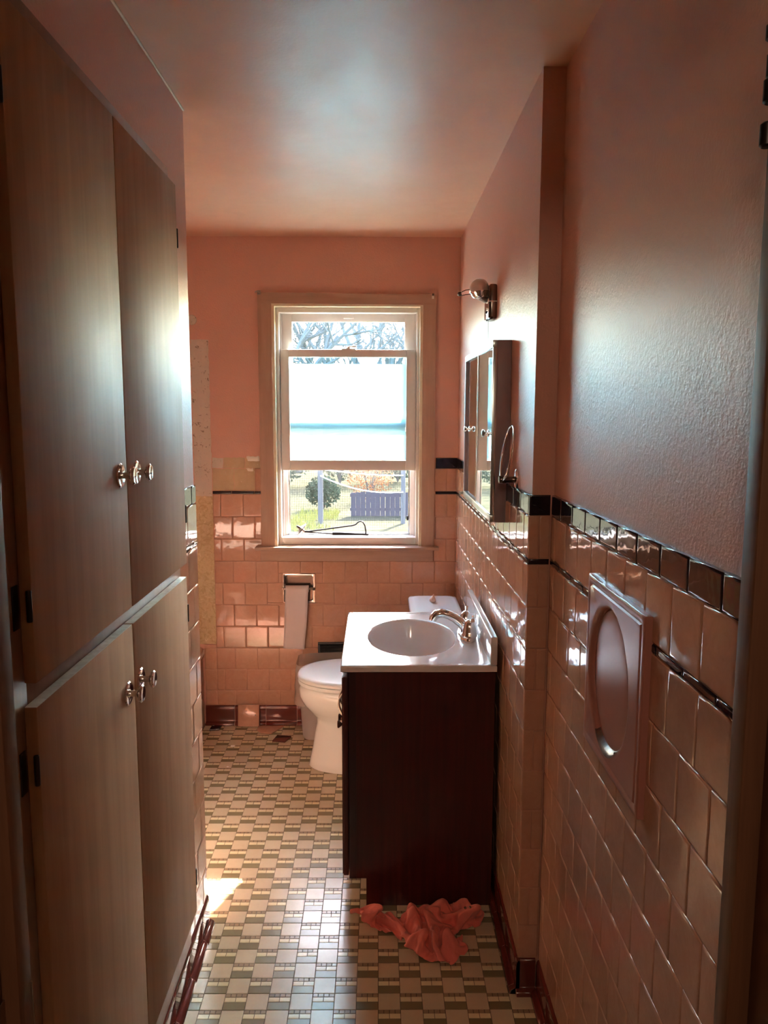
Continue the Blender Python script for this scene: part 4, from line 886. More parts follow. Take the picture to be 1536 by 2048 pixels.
RAG = """2521,759,97 2613,828,136 2643,866,212 2361,677,126 2416,768,111 2471,723,94 2472,795,234 2654,861,243 2640,908,304 2582,958,323 2509,946,370 2308,551,111 2352,625,140 2273,698,221 2290,650,298 2340,677,385 2321,725,331 2366,806,277 2444,897,200 2466,926,400 2381,938,427 2186,479,35 2233,509,30 2177,570,194 2184,607,302 2173,639,428 2198,712,548 2270,810,529 2352,875,468 2309,827,342 2353,884,200 2370,991,435 2431,1063,416 2083,406,23 2124,505,99 2187,657,146 2138,691,320 2092,744,504 2089,830,676 2158,913,675 2241,970,601 2197,850,483 2268,915,292 2473,1028,256 2428,1113,440 2472,1187,421 2060,394,96 2056,506,24 2097,579,162 2126,767,292 2027,838,537 1992,939,757 2055,1025,792 2145,1064,720 2115,937,562 2305,1003,413 2375,1051,213 2545,1110,300 2531,1241,416 2461,1227,394 2072,417,161 2092,472,136 1970,472,28 2047,601,92 2036,750,271 2015,918,512 1925,980,703 1984,1077,759 2075,1130,741 2038,1029,622 2193,1049,436 2245,949,248 2472,1049,185 2525,1213,231 2422,1131,369 2395,1139,356 2027,341,211 1963,353,126 1994,467,112 1948,598,85 1957,705,271 1943,851,506 1870,999,609 1983,1052,657 1969,1135,695 2073,1125,628 2066,1026,482 2184,1044,282 2332,976,161 2476,1147,144 2442,1189,258 2355,1178,305 1920,365,202 1958,485,155 1878,506,99 1923,582,169 1925,762,216 1874,808,417 1872,976,481 1894,1073,566 1941,1151,593 2043,1174,556 2092,1120,462 2077,1015,288 2230,990,148 2393,1110,70 2434,1217,171 2345,1239,259 1782,374,189 1838,370,174 1893,525,286 1819,536,228 1821,619,177 1849,720,255 1848,861,312 1972,903,398 1989,1022,463 2000,1124,483 2004,1214,466 2089,1186,409 2122,1113,286 2159,1030,127 2328,1152,144 2455,1260,81 2447,1290,252 2462,1311,240 1731,457,147 1711,414,176 1749,502,393 1800,585,423 1796,645,354 1789,692,277 1764,762,220 1853,816,205 1933,903,265 1898,1002,347 1927,1103,374 1987,1182,363 2058,1239,339 2099,1199,259 2077,1078,128 2232,1111,80 2348,1246,47 2428,1342,124 2510,1384,198 1720,513,85 1675,562,288 1653,565,470 1687,667,537 1648,710,464 1690,769,386 1794,780,310 1755,826,238 1818,886,196 1920,948,219 1990,1006,289 2028,1095,275 1980,1173,282 2013,1230,225 2049,1117,219 2137,1142,90 2253,1253,76 2338,1251,176 2427,1359,258 1586,497,81 1633,518,68 1735,629,301 1577,644,460 1571,685,626 1662,741,637 1725,788,541 1796,851,390 1715,887,290 1725,945,220 1792,1005,240 1884,1016,186 1874,1096,259 1950,1098,188 1928,1170,254 1989,1166,177 2084,1210,103 2210,1192,146 2280,1291,215 2409,1408,193 1505,490,86 1557,560,190 1687,674,240 1560,725,429 1568,792,643 1648,827,757 1650,862,628 1804,909,500 1700,952,355 1650,995,252 1690,1014,173 1755,1027,116 1859,1064,123 1819,1156,155 1895,1226,154 1982,1257,134 2097,1252,173 2178,1251,99 2215,1334,186 2344,1340,140 1373,552,107 1426,523,99 1518,638,173 1635,701,162 1616,779,355 1578,867,595 1605,911,763 1698,930,707 1689,977,541 1816,994,378 1686,1071,284 1662,1110,178 1673,1128,94 1760,1162,89 1847,1151,23 1931,1121,84 2017,1159,90 2025,1249,100 2132,1307,109 2253,1325,103 2361,1433,143 1246,624,146 1302,591,126 1391,702,139 1496,708,116 1544,744,186 1679,828,251 1637,914,495 1565,959,670 1632,989,740 1719,1012,644 1839,1041,482 1744,1134,328 1676,1195,198 1640,1231,101 1687,1258,36 1789,1278,23 1876,1246,97 1963,1250,46 2048,1274,14 2151,1303,30 2215,1387,80 2309,1476,123 1134,686,188 1178,640,176 1280,755,294 1358,792,256 1430,804,158 1536,795,117 1621,862,154 1560,912,336 1626,989,544 1564,1027,683 1641,1079,674 1732,1114,533 1860,1147,358 1764,1235,211 1652,1313,142 1663,1362,57 1745,1356,103 1843,1353,36 1945,1358,86 2035,1368,42 2123,1381,70 2201,1456,27 2312,1480,39 1095,806,169 1103,749,186 1203,694,400 1322,719,444 1408,742,410 1473,799,305 1534,880,184 1547,882,90 1607,934,189 1575,1018,396 1523,1074,594 1573,1141,668 1620,1153,559 1815,1192,466 1839,1288,271 1684,1376,196 1665,1446,96 1724,1422,28 1818,1457,73 1934,1443,30 2038,1453,77 2133,1468,49 2163,1408,113 2275,1520,103 1062,871,153 1187,822,346 1214,763,512 1343,768,586 1328,842,536 1323,851,404 1390,859,225 1474,946,94 1566,977,80 1506,1018,251 1513,1119,466 1526,1200,612 1617,1200,648 1759,1253,560 1886,1307,383 1742,1425,269 1755,1461,123 1694,1505,53 1786,1536,26 1905,1518,77 2030,1539,53 2120,1527,107 2130,1458,173 2305,1526,181 2317,1566,140 935,937,178 986,890,155 1213,894,419 1218,834,598 1357,854,683 1453,845,639 1467,862,526 1320,912,323 1462,1006,167 1471,1010,49 1560,1062,123 1493,1162,321 1580,1209,512 1556,1256,616 1652,1305,555 1852,1346,501 1875,1423,302 1741,1517,211 1699,1574,116 1774,1610,72 1897,1602,104 2026,1619,84 2072,1563,162 2142,1538,211 2200,1605,139 2323,1625,88 797,970,193 859,963,182 1052,887,377 1196,961,474 1229,910,652 1405,951,688 1519,918,722 1485,942,593 1307,951,435 1355,1019,209 1411,1079,55 1493,1131,45 1604,1164,201 1550,1280,400 1556,1329,558 1617,1356,629 1763,1408,582 1888,1472,432 1866,1554,265 1745,1616,208 1799,1664,150 1908,1688,134 2017,1642,163 2134,1641,184 2146,1604,266 2227,1597,232 2379,1614,151 2403,1674,113 2445,1751,74 2468,1832,63 2479,1917,50 2572,1957,30 2689,1971,31 2778,1992,51 827,1047,200 773,1062,212 876,914,370 1017,970,398 1131,1017,513 1284,970,620 1395,992,765 1493,1006,729 1476,1025,614 1315,1026,498 1290,1081,279 1420,1144,120 1420,1205,23 1474,1217,147 1657,1287,289 1643,1357,490 1552,1389,568 1652,1409,517 1805,1482,563 1770,1533,393 1829,1663,320 1878,1621,235 1919,1701,228 2028,1708,223 2087,1649,258 2180,1695,281 2265,1680,262 2359,1692,236 2448,1709,202 2469,1799,173 2559,1839,159 2586,1919,154 2553,1988,180 2612,2056,132 2808,1989,69 2886,2018,100 2938,2078,119 2963,2057,46 888,1060,166 924,1020,284 834,1018,382 962,970,468 1070,980,572 1205,987,679 1319,1081,736 1415,1103,706 1443,1113,613 1308,1103,547 1274,1148,351 1421,1207,190 1330,1221,63 1426,1270,49 1582,1344,176 1658,1422,387 1505,1408,494 1556,1456,566 1649,1522,517 1811,1541,563 1901,1548,431 1969,1619,352 1969,1705,328 2055,1676,310 2097,1739,255 2166,1729,198 2238,1696,176 2330,1734,170 2414,1782,213 2496,1792,269 2579,1857,255 2656,1907,239 2671,1987,231 2642,2066,251 2652,2137,169 2729,2126,85 2828,2112,38 2975,2035,30 3050,2074,43 3122,2117,30 3167,2171,24 827,1173,192 859,1142,167 813,1086,310 916,1054,371 926,1057,487 1014,1061,580 1135,1088,641 1238,1043,612 1315,1122,609 1352,1187,655 1378,1165,545 1277,1215,417 1400,1281,256 1299,1296,100 1343,1333,26 1458,1395,135 1652,1482,279 1507,1497,458 1473,1513,590 1555,1532,632 1621,1599,544 1785,1616,570 1916,1659,504 2014,1700,444 2091,1726,378 2166,1765,317 2240,1798,255 2219,1796,166 2290,1786,223 2351,1770,285 2449,1836,319 2544,1913,308 2651,1917,342 2752,1942,328 2784,2018,324 2792,2102,277 2779,2196,230 2812,2230,128 2895,2228,54 2997,2218,35 3078,2212,81 3195,2225,43 911,1161,224 798,1210,293 780,1154,385 859,1097,451 953,1119,429 1022,1041,482 1124,1080,502 1173,1170,535 1162,1163,643 1241,1190,586 1320,1245,576 1280,1292,468 1364,1355,317 1335,1384,131 1284,1402,26 1397,1457,69 1576,1543,205 1591,1562,455 1437,1598,595 1481,1623,697 1579,1650,703 1591,1683,570 1737,1681,475 1890,1723,409 2033,1787,351 2159,1862,301 2255,1923,239 2336,1917,190 2395,1871,139 2423,1883,234 2374,1878,350 2525,1953,375 2679,1986,425 2799,1927,487 2845,2000,518 2894,2063,479 2928,2109,383 2950,2152,267 2902,2260,220 2925,2303,112 3043,2291,127 3222,2282,62 3246,2328,80 779,1277,265 843,1233,238 842,1144,383 753,1246,454 848,1182,485 939,1178,494 1008,1145,439 1088,1128,385 1046,1191,448 1128,1234,513 1158,1293,609 1258,1328,590 1297,1366,518 1291,1405,381 1304,1457,208 1252,1476,78 1340,1527,58 1468,1534,213 1621,1645,408 1432,1684,576 1408,1712,730 1481,1771,710 1614,1748,716 1642,1778,541 1791,1765,382 1996,1799,271 2156,1935,211 2245,1940,90 2339,1973,32 2430,2010,54 2453,2000,173 2348,1949,312 2519,2014,435 2688,1962,547 2844,1909,648 2990,1915,679 3070,1952,656 3099,2021,571 3091,2112,456 3067,2213,327 2999,2330,228 2991,2351,74 3102,2374,123 3275,2378,101 3301,2425,115 698,1376,246 698,1305,350 818,1260,378 781,1325,464 858,1241,417 944,1242,440 938,1174,359 1005,1147,285 1044,1231,319 1082,1296,396 1133,1352,498 1198,1412,590 1281,1447,548 1309,1484,456 1258,1522,315 1250,1556,165 1314,1610,104 1391,1582,234 1589,1710,343 1494,1756,586 1342,1778,725 1419,1783,801 1539,1815,788 1672,1812,643 1834,1805,454 1944,1851,212 2149,1999,122 2257,2026,24 2315,2024,92 2391,2076,50 2453,2093,127 2366,2043,304 2461,1993,501 2667,1986,629 2861,1963,724 3013,1947,779 3119,1969,779 3176,2021,730 3189,2099,637 3154,2209,482 3106,2334,292 2980,2405,142 3106,2427,57 3168,2489,105 3328,2478,135 3335,2532,143 128,1786,173 81,1864,236 180,1747,205 184,1766,274 681,1345,198 630,1432,211 790,1301,332 720,1421,382 825,1336,385 877,1324,451 953,1298,379 918,1223,277 1020,1251,236 1116,1230,212 1168,1268,296 1167,1377,385 1122,1430,524 1218,1513,563 1273,1572,521 1341,1590,423 1345,1605,274 1253,1633,209 1370,1669,202 1538,1767,285 1504,1834,522 1367,1863,684 1403,1873,796 1492,1856,732 1675,1894,653 1789,1877,432 2015,1892,258 2087,2053,76 2235,2104,51 2286,2096,122 2358,2148,68 2432,2167,147 2429,2116,327 2444,2065,529 2651,2068,626 2845,2045,690 2962,2029,784 3069,2047,801 3137,2092,765 3155,2161,682 3143,2252,563 3100,2366,394 2987,2458,213 3039,2482,46 3158,2530,23 3236,2576,45 3340,2593,155 3327,2648,150 -98,1992,84 -13,1917,116 82,1804,115 155,1732,142 57,1927,153 126,1866,198 178,1777,300 254,1697,298 337,1603,300 399,1545,294 741,1283,139 810,1331,251 697,1455,327 761,1490,354 767,1437,436 849,1430,450 909,1371,329 891,1290,212 1005,1293,148 1100,1314,134 1161,1351,207 1065,1353,323 1075,1481,454 1150,1574,576 1232,1663,576 1276,1704,505 1372,1713,405 1291,1732,301 1341,1761,231 1479,1822,238 1434,1861,423 1423,1946,580 1456,1955,690 1568,1978,710 1675,1980,589 1785,1970,416 1908,1907,244 2002,2068,178 2126,2135,122 2225,2176,113 2307,2199,158 2376,2202,247 2343,2122,355 2437,2144,478 2563,2165,580 2704,2168,653 2832,2169,705 2940,2185,736 3028,2218,737 3068,2257,668 3056,2299,567 3073,2402,473 3056,2489,302 2986,2523,122 3096,2591,35 3191,2648,24 3278,2680,39 3297,2740,158 -181,2004,132 -230,2027,72 -136,2015,69 -59,2017,153 -31,1978,74 63,1886,22 132,1815,81 195,1749,150 263,1677,185 238,1773,205 317,1693,238 433,1537,285 460,1544,275 615,1385,167 684,1299,162 744,1476,230 702,1547,336 649,1574,435 716,1554,497 796,1537,439 859,1454,296 855,1366,161 986,1384,117 1088,1397,78 1139,1436,148 1020,1388,236 1096,1522,371 1112,1645,540 1188,1752,635 1180,1816,566 1251,1831,473 1376,1839,378 1340,1857,271 1410,1888,216 1512,1878,296 1532,1879,423 1571,1928,508 1540,2021,528 1635,1991,460 1699,2009,362 1829,2006,327 1965,1943,375 2073,1971,348 2148,2039,343 2215,2113,354 2248,2202,338 2289,2168,404 2372,2224,433 2473,2258,450 2581,2289,477 2697,2296,495 2813,2286,512 2923,2270,522 2908,2336,580 2968,2392,555 2983,2425,470 3000,2515,404 2933,2545,255 3009,2626,128 3155,2657,117 3192,2714,42 3259,2809,126 3252,2814,120 -271,1991,216 -228,1996,171 -167,2073,216 -231,2109,188 -175,2093,113 -96,2067,42 9,1977,90 100,1910,58 146,1867,134 231,1739,101 295,1687,134 360,1643,159 407,1633,186 472,1579,273 494,1557,202 550,1468,167 654,1560,139 643,1652,240 582,1719,348 575,1741,441 623,1723,521 724,1646,421 804,1551,273 807,1455,123 948,1443,59 1055,1480,43 1099,1516,117 974,1434,169 1018,1559,332 1068,1717,505 1109,1814,675 1231,1805,693 1290,1860,624 1333,1929,487 1373,1937,336 1366,1973,225 1452,2016,231 1549,1990,231 1626,1997,284 1532,2002,329 1603,2068,369 1679,2080,429 1739,2148,408 1721,2059,473 1810,2104,419 1875,2098,332 1983,2134,367 2112,2177,416 2242,2239,402 2346,2280,351 2426,2269,294 2508,2311,271 2571,2251,271 2680,2251,278 2781,2300,312 2819,2372,390 2813,2414,487 2886,2474,463 2934,2543,463 2925,2602,389 2897,2655,239 3040,2711,186 3075,2738,70 3160,2798,57 3182,2857,86 -391,2015,242 -333,1997,240 -167,2037,316 -175,2092,320 -107,2082,262 -125,2126,197 -42,2048,143 -40,2067,38 40,2014,116 136,1931,101 202,1824,46 282,1746,65 296,1781,126 330,1793,166 371,1787,212 451,1703,185 525,1678,94 577,1727,180 544,1681,293 519,1696,410 500,1738,501 510,1824,504 632,1765,414 705,1616,273 763,1558,100 925,1526,92 1017,1557,23 1044,1590,104 925,1518,157 936,1530,367 1002,1684,556 1115,1752,748 1196,1871,786 1174,1901,701 1208,1912,539 1280,1972,356 1378,2071,232 1431,2113,112 1513,2171,119 1589,2189,174 1598,2172,296 1511,2100,412 1658,2166,474 1770,2163,571 1861,2086,621 1937,2118,580 1966,2171,481 1818,2208,390 1999,2218,350 2170,2290,370 2300,2302,284 2417,2335,219 2417,2244,177 2488,2248,119 2540,2319,158 2652,2350,155 2650,2387,271 2702,2458,369 2768,2524,455 2859,2581,498 2902,2655,474 2838,2674,369 2885,2723,244 2959,2785,142 3075,2840,126 3097,2884,43 -484,2024,312 -459,2030,248 -299,2041,365 -167,2050,412 -71,2050,381 -36,2071,351 -94,2142,328 -27,2098,234 -111,2137,140 -48,2112,38 61,2040,28 151,1950,57 222,1879,104 280,1852,59 324,1853,97 325,1907,147 404,1828,88 467,1840,99 463,1846,248 417,1804,331 391,1819,459 366,1891,526 466,1813,452 527,1867,404 688,1719,298 699,1669,127 846,1572,41 941,1623,23 975,1655,97 873,1605,166 860,1602,373 933,1662,606 1049,1818,761 1138,1944,830 1184,1988,767 1159,1988,598 1299,2044,405 1303,2105,177 1400,2247,88 1482,2315,39 1560,2327,101 1527,2202,207 1463,2173,402 1615,2154,554 1738,2149,662 1847,2170,684 1920,2204,633 1982,2239,543 1873,2286,452 1913,2276,297 2092,2229,298 2215,2341,246 2347,2364,170 2358,2257,117 2442,2292,54 2529,2343,49 2536,2409,108 2658,2409,127 2697,2486,230 2732,2567,346 2758,2603,482 2836,2688,528 2871,2736,460 2830,2781,358 2946,2814,278 2965,2894,173 2988,2886,45 -490,2016,390 -434,2087,310 -281,2084,363 -169,2088,474 -22,2042,470 -36,2114,459 17,2108,429 -30,2166,320 -129,2197,224 -123,2196,94 0,2116,122 83,2066,126 146,2029,92 200,2008,43 232,2014,113 285,1991,50 342,1989,53 362,1992,170 376,1882,247 328,1963,383 272,1994,487 334,1972,467 424,1920,491 440,1936,348 611,1733,267 655,1799,148 745,1664,23 856,1651,76 881,1728,105 856,1690,208 786,1685,389 941,1737,562 972,1871,760 1064,2001,830 1128,2057,791 1166,2076,622 1209,2024,381 1245,2181,163 1376,2350,109 1441,2416,36 1508,2405,122 1442,2243,202 1466,2260,413 1572,2232,575 1691,2245,651 1771,2215,608 1839,2257,556 1905,2346,554 1936,2375,448 1963,2264,383 2074,2337,335 2089,2310,200 2218,2323,127 2340,2345,53 2447,2361,122 2460,2391,28 2553,2426,23 2640,2472,58 2600,2507,166 2618,2556,305 2671,2636,436 2754,2730,520 2826,2784,518 2864,2831,444 2874,2890,342 2845,2859,213 2885,2909,61 -455,2037,508 -469,2029,470 -488,2106,369 -306,2125,362 -172,2133,506 9,2047,564 64,2071,537 -27,2169,526 -74,2222,437 -117,2250,319 -56,2200,204 -88,2231,89 7,2169,42 72,2144,31 114,2155,50 162,2150,94 215,2129,23 253,2134,100 265,2056,181 267,1992,281 237,2043,412 210,2115,470 275,2083,502 354,2047,506 463,1945,421 556,1857,294 554,1848,138 659,1799,43 786,1765,32 796,1702,104 760,1692,208 793,1762,352 945,1803,505 908,1915,702 1033,2014,747 1057,2106,744 1081,2079,586 1122,2038,348 1240,2248,221 1295,2396,100 1380,2458,100 1438,2419,194 1389,2268,277 1505,2344,398 1519,2327,533 1613,2356,567 1691,2365,520 1762,2429,513 1774,2371,452 1821,2335,382 1928,2357,375 2000,2401,333 2092,2410,277 2128,2428,165 2255,2443,101 2384,2441,47 2491,2463,109 2518,2509,31 2610,2542,30 2649,2566,123 2633,2621,240 2596,2677,386 2702,2765,439 2738,2824,500 2794,2881,466 2788,2916,360 2759,2940,126 2792,2926,105 -425,2064,560 -507,2080,536 -419,2085,428 -356,2160,394 -141,2127,417 -50,2142,612 66,2082,636 94,2081,558 73,2129,479 -44,2247,450 -34,2246,320 -99,2288,208 -1,2227,142 -18,2260,63 40,2250,100 83,2250,43 138,2253,34 158,2226,136 168,2154,202 190,2114,301 267,2063,340 202,2167,390 247,2158,435 308,2141,466 379,2027,389 475,1982,328 581,1869,217 572,1937,94 688,1886,90 692,1809,135 777,1776,189 803,1829,308 933,1862,432 924,1962,598 902,2050,721 983,2028,676 1021,2004,537 1136,2112,390 1147,2270,235 1232,2411,193 1305,2456,219 1320,2332,236 1339,2301,365 1418,2354,435 1452,2433,463 1530,2456,420 1593,2524,397 1630,2462,344 1707,2444,301 1806,2447,308 1862,2368,290 1931,2430,269 2003,2484,255 2099,2479,290 2217,2489,243 2303,2526,142 2417,2569,68 2517,2566,131 2547,2608,55 2634,2642,97 2633,2689,194 2607,2744,329 2596,2794,437 2657,2870,460 2716,2929,432 2701,2873,339 2714,2874,155 -361,2100,541 -476,2118,548 -511,2098,456 -382,2152,489 -181,2179,401 -112,2209,597 33,2156,590 134,2085,632 169,2071,559 100,2175,500 -12,2295,447 16,2248,325 -83,2322,238 -85,2338,135 -47,2326,58 0,2335,26 37,2354,23 39,2332,111 102,2292,185 152,2239,277 232,2132,219 283,2095,290 321,2089,347 249,2199,389 343,2123,369 402,2067,273 524,1976,294 519,2026,186 631,1885,192 726,1851,215 792,1862,169 867,1832,251 916,1915,343 897,2002,470 845,2078,575 927,2101,564 963,2067,462 1060,2161,371 1145,2291,343 1245,2272,298 1173,2339,305 1229,2389,367 1284,2352,441 1350,2421,428 1387,2470,343 1434,2565,294 1488,2526,217 1564,2530,166 1652,2575,185 1703,2471,200 1833,2457,236 1902,2477,336 2006,2502,350 2045,2583,333 2148,2603,302 2272,2566,285 2286,2581,154 2404,2625,93 2501,2666,132 2568,2704,78 2547,2712,176 2547,2782,269 2524,2822,369 2577,2903,400 2639,2974,389 2696,2984,184 2683,2941,176 -437,2136,591 -463,2161,495 -551,2138,435 -436,2178,428 -248,2208,365 -188,2251,563 -29,2231,633 94,2176,662 200,2080,647 200,2115,580 99,2250,541 103,2235,410 -29,2342,335 -2,2318,207 -56,2370,111 -95,2401,24 -61,2421,73 -16,2436,92 -32,2437,177 54,2398,224 134,2310,163 218,2245,221 314,2156,250 227,2255,294 292,2224,332 355,2170,266 419,2087,339 517,2024,310 552,2043,234 649,1991,212 732,1912,252 806,1923,234 877,1962,248 819,1992,344 865,2062,410 854,2156,435 934,2184,452 1050,2170,458 1142,2203,450 1202,2253,487 1184,2350,508 1108,2405,486 1216,2410,512 1265,2442,390 1301,2554,293 1351,2541,165 1409,2578,80 1447,2649,120 1529,2596,81 1659,2568,107 1805,2552,174 1904,2562,296 1956,2534,412 2049,2578,435 2104,2649,408 2215,2652,375 2203,2645,247 2276,2668,124 2399,2698,80 2485,2762,80 2542,2791,150 2469,2803,216 2451,2851,305 2520,2914,310 2566,3004,316 2614,2991,169 -558,2146,585 -561,2189,535 -523,2194,448 -484,2155,362 -359,2202,321 -256,2265,462 -104,2300,590 58,2239,601 137,2183,697 199,2157,668 203,2188,590 152,2253,475 62,2329,350 -55,2398,234 -135,2383,142 -185,2430,55 -160,2481,45 -149,2514,103 -75,2518,84 -18,2514,142 90,2444,146 173,2342,93 283,2236,132 221,2316,215 242,2324,298 341,2239,301 351,2203,381 442,2130,402 548,2020,362 647,1969,336 711,2002,315 752,2017,235 808,2000,161 787,2075,211 894,2039,236 949,2079,302 993,2154,338 1017,2227,390 1069,2302,444 1044,2247,539 1075,2274,618 1128,2356,609 1178,2488,555 1172,2466,386 1230,2533,225 1305,2633,131 1342,2655,27 1420,2706,26 1488,2712,92 1611,2669,59 1735,2649,165 1796,2579,313 1898,2599,436 2011,2661,458 2091,2683,506 2127,2720,433 2223,2730,352 2209,2735,209 2295,2754,100 2417,2785,136 2490,2836,92 2449,2871,162 2388,2894,231 2409,2940,302 2492,2917,151 2533,2958,157 -470,2166,583 -415,2171,589 -402,2203,451 -498,2209,392 -480,2218,298 -381,2273,343 -278,2313,494 -113,2344,593 18,2315,662 115,2274,684 153,2276,636 114,2329,537 10,2393,421 -102,2405,309 -215,2396,184 -268,2450,86 -269,2509,34 -219,2557,22 -171,2595,32 -86,2594,34 19,2541,30 135,2466,53 193,2397,154 324,2264,194 217,2402,250 256,2342,343 313,2303,414 379,2260,468 464,2133,468 544,2097,386 618,2100,306 678,2050,181 721,2081,74 796,2115,49 845,2170,82 944,2163,135 893,2212,238 929,2273,339 986,2345,441 963,2295,552 996,2326,628 1061,2416,641 1087,2480,509 1176,2557,375 1152,2589,219 1213,2664,115 1289,2724,50 1373,2782,51 1463,2766,23 1575,2769,51 1624,2676,159 1697,2630,312 1850,2678,408 1956,2707,509 2049,2766,532 2133,2810,501 2215,2834,431 2273,2763,333 2330,2707,201 2341,2813,94 2434,2866,41 2422,2928,101 2359,2960,165 2476,3082,162 2484,3013,153 -369,2209,587 -402,2244,481 -490,2253,432 -563,2227,381 -555,2268,327 -448,2325,365 -308,2368,435 -184,2411,505 -116,2428,601 -61,2449,595 -55,2416,526 -125,2442,424 -213,2412,325 -320,2416,194 -343,2486,124 -343,2550,72 -283,2600,86 -210,2609,153 -131,2625,161 -91,2638,90 9,2603,34 137,2509,73 275,2382,122 336,2336,238 264,2412,336 366,2290,346 413,2280,413 496,2165,419 474,2145,317 608,2056,243 612,2123,105 657,2201,18 712,2265,61 697,2258,148 801,2225,201 894,2287,132 862,2336,266 877,2359,405 896,2390,520 946,2427,578 1016,2513,586 1112,2589,510 1104,2621,375 1205,2615,286 1272,2659,196 1309,2751,146 1398,2708,122 1451,2786,109 1538,2831,104 1527,2725,158 1673,2717,239 1743,2745,390 1867,2782,487 1987,2836,501 2065,2872,464 2135,2880,373 2230,2855,297 2352,2776,273 2346,2872,165 2345,2892,39 2383,2978,41 2414,3120,112 2416,3109,177 -475,2204,567 -536,2230,548 -580,2264,572 -648,2230,451 -683,2247,382 -623,2289,429 -555,2344,462 -457,2399,491 -367,2450,512 -287,2490,498 -242,2473,433 -301,2430,414 -358,2406,313 -310,2467,246 -264,2518,163 -350,2570,159 -342,2626,143 -259,2649,107 -182,2673,117 -110,2685,158 -59,2681,73 36,2608,131 172,2523,97 199,2470,216 275,2467,259 365,2377,316 464,2275,327 546,2161,325 476,2210,262 546,2113,170 518,2255,77 575,2334,14 611,2339,123 683,2340,58 792,2294,90 803,2349,212 924,2399,174 969,2390,294 996,2424,394 1017,2494,441 989,2589,456 1063,2676,436 1157,2707,383 1140,2682,289 1254,2688,288 1329,2673,228 1413,2722,234 1483,2775,205 1475,2855,167 1566,2810,163 1575,2777,274 1718,2832,285 1858,2793,344 1955,2729,410 2018,2795,374 2085,2815,301 2193,2775,325 2264,2821,230 2278,2818,107 2247,2925,51 2281,3101,100 2344,3113,105 -637,2255,551 -727,2262,540 -775,2293,514 -769,2300,374 -691,2327,331 -611,2373,336 -539,2424,354 -513,2464,428 -450,2492,381 -466,2450,356 -445,2453,265 -389,2488,182 -310,2526,238 -269,2578,200 -301,2628,219 -283,2670,177 -243,2705,139 -163,2726,120 -70,2727,116 2,2669,180 111,2619,126 217,2531,194 299,2414,147 388,2362,188 412,2277,202 454,2297,259 591,2178,230 510,2224,131 590,2263,109 517,2435,57 587,2444,135 669,2329,163 646,2421,62 735,2437,73 733,2485,170 805,2529,185 873,2579,201 935,2639,207 1000,2705,211 1066,2772,215 1134,2799,321 1202,2752,281 1161,2680,231 1235,2735,238 1331,2796,244 1416,2833,263 1504,2873,250 1561,2896,186 1622,2866,254 1666,2783,184 1784,2736,235 1903,2693,281 2009,2671,309 2105,2681,289 2132,2773,244 2188,2871,197 2186,2844,82 2148,3062,107 2226,3068,101 -791,2308,489 -830,2343,447 -849,2365,375 -850,2382,298 -813,2414,243 -688,2465,325 -636,2510,332 -583,2488,271 -523,2499,211 -445,2530,215 -368,2563,240 -295,2594,275 -217,2627,265 -201,2670,228 -222,2714,224 -171,2747,196 -96,2762,178 -8,2717,221 96,2671,192 171,2613,116 265,2531,171 268,2473,108 356,2396,97 446,2327,89 346,2501,198 480,2418,208 588,2372,213 482,2409,146 510,2461,93 596,2399,162 650,2399,94 1073,2781,216 1122,2858,238 1188,2830,190 1110,2778,151 1187,2797,112 1336,2818,159 1369,2885,202 1450,2939,217 1542,2972,224 1632,2947,207 1692,2890,155 1783,2821,135 1879,2751,151 1974,2700,170 2053,2749,185 2140,2766,124 2018,2924,93 2083,2964,139 2145,2991,70 -806,2419,242 -757,2460,228 -709,2500,213 -666,2540,194 -589,2564,208 -508,2586,224 -428,2610,230 -367,2635,277 -293,2658,313 -222,2688,325 -158,2718,313 -149,2760,296 -115,2794,269 -48,2790,213 29,2766,157 125,2720,146 200,2650,96 285,2565,72 346,2491,16 377,2471,82 359,2488,165 1237,2819,115 1298,2882,105 1360,2929,99 1455,2970,108 1545,3010,115 1635,3040,122 1728,3025,112 1818,2988,104 1892,2934,69 1878,2845,35 1981,2865,42 2076,2843,15 2038,2891,73"""
st = 0.0062; nxr, nyr = int(0.44 / st), int(0.30 / st); idx = {}; fs = []; nv = 0
for j in range(nyr + 1):
    for i in range(nxr + 1):
        if pdist(-0.095 + i * st, 2.022 + j * st) > -st * 0.35: idx[(i, j)] = nv; nv += 1
for j in range(nyr):
    for i in range(nxr):
        k = [(i, j), (i + 1, j), (i + 1, j + 1), (i, j + 1)]
        if all(q in idx for q in k): fs.append(tuple(idx[q] for q in k))
used = sorted({v for f in fs for v in f}); rm = {v: n for n, v in enumerate(used)}
RAGV = [tuple(int(c) / 10000 for c in w_.split(',')) for w_ in RAG.split()]
rag = MB().add([(x, 2 + y, z) for x, y, z in RAGV], [tuple(rm[v] for v in f) for f in fs]).build('rag', 'cloth', None, 180)
md = rag.modifiers.new('thick', 'SOLIDIFY'); md.thickness = 0.0012; md.offset = 0
md = rag.modifiers.new('soft', 'SUBSURF'); md.levels = 1; md.render_levels = 1
def rag_z(x, y): return max((z for X, Y, z in RAGV if math.hypot(X - x, Y + 2 - y) < 0.012), default=0.03)
for sx_, sy_ in ((0.268, 2.208), (0.282, 2.201)): MB().lathe([(0.0, 0.0), (0.0042, 0.0), (0.0038, 0.0025), (0.0, 0.0035)], (sx_, sy_, rag_z(sx_, sy_)), (0, -0.5, 1), 12).build('snap', 'chrome', rag, 50)
tag(rag, 'crumpled red cotton rag on the floor in front of the vanity', 'rag')

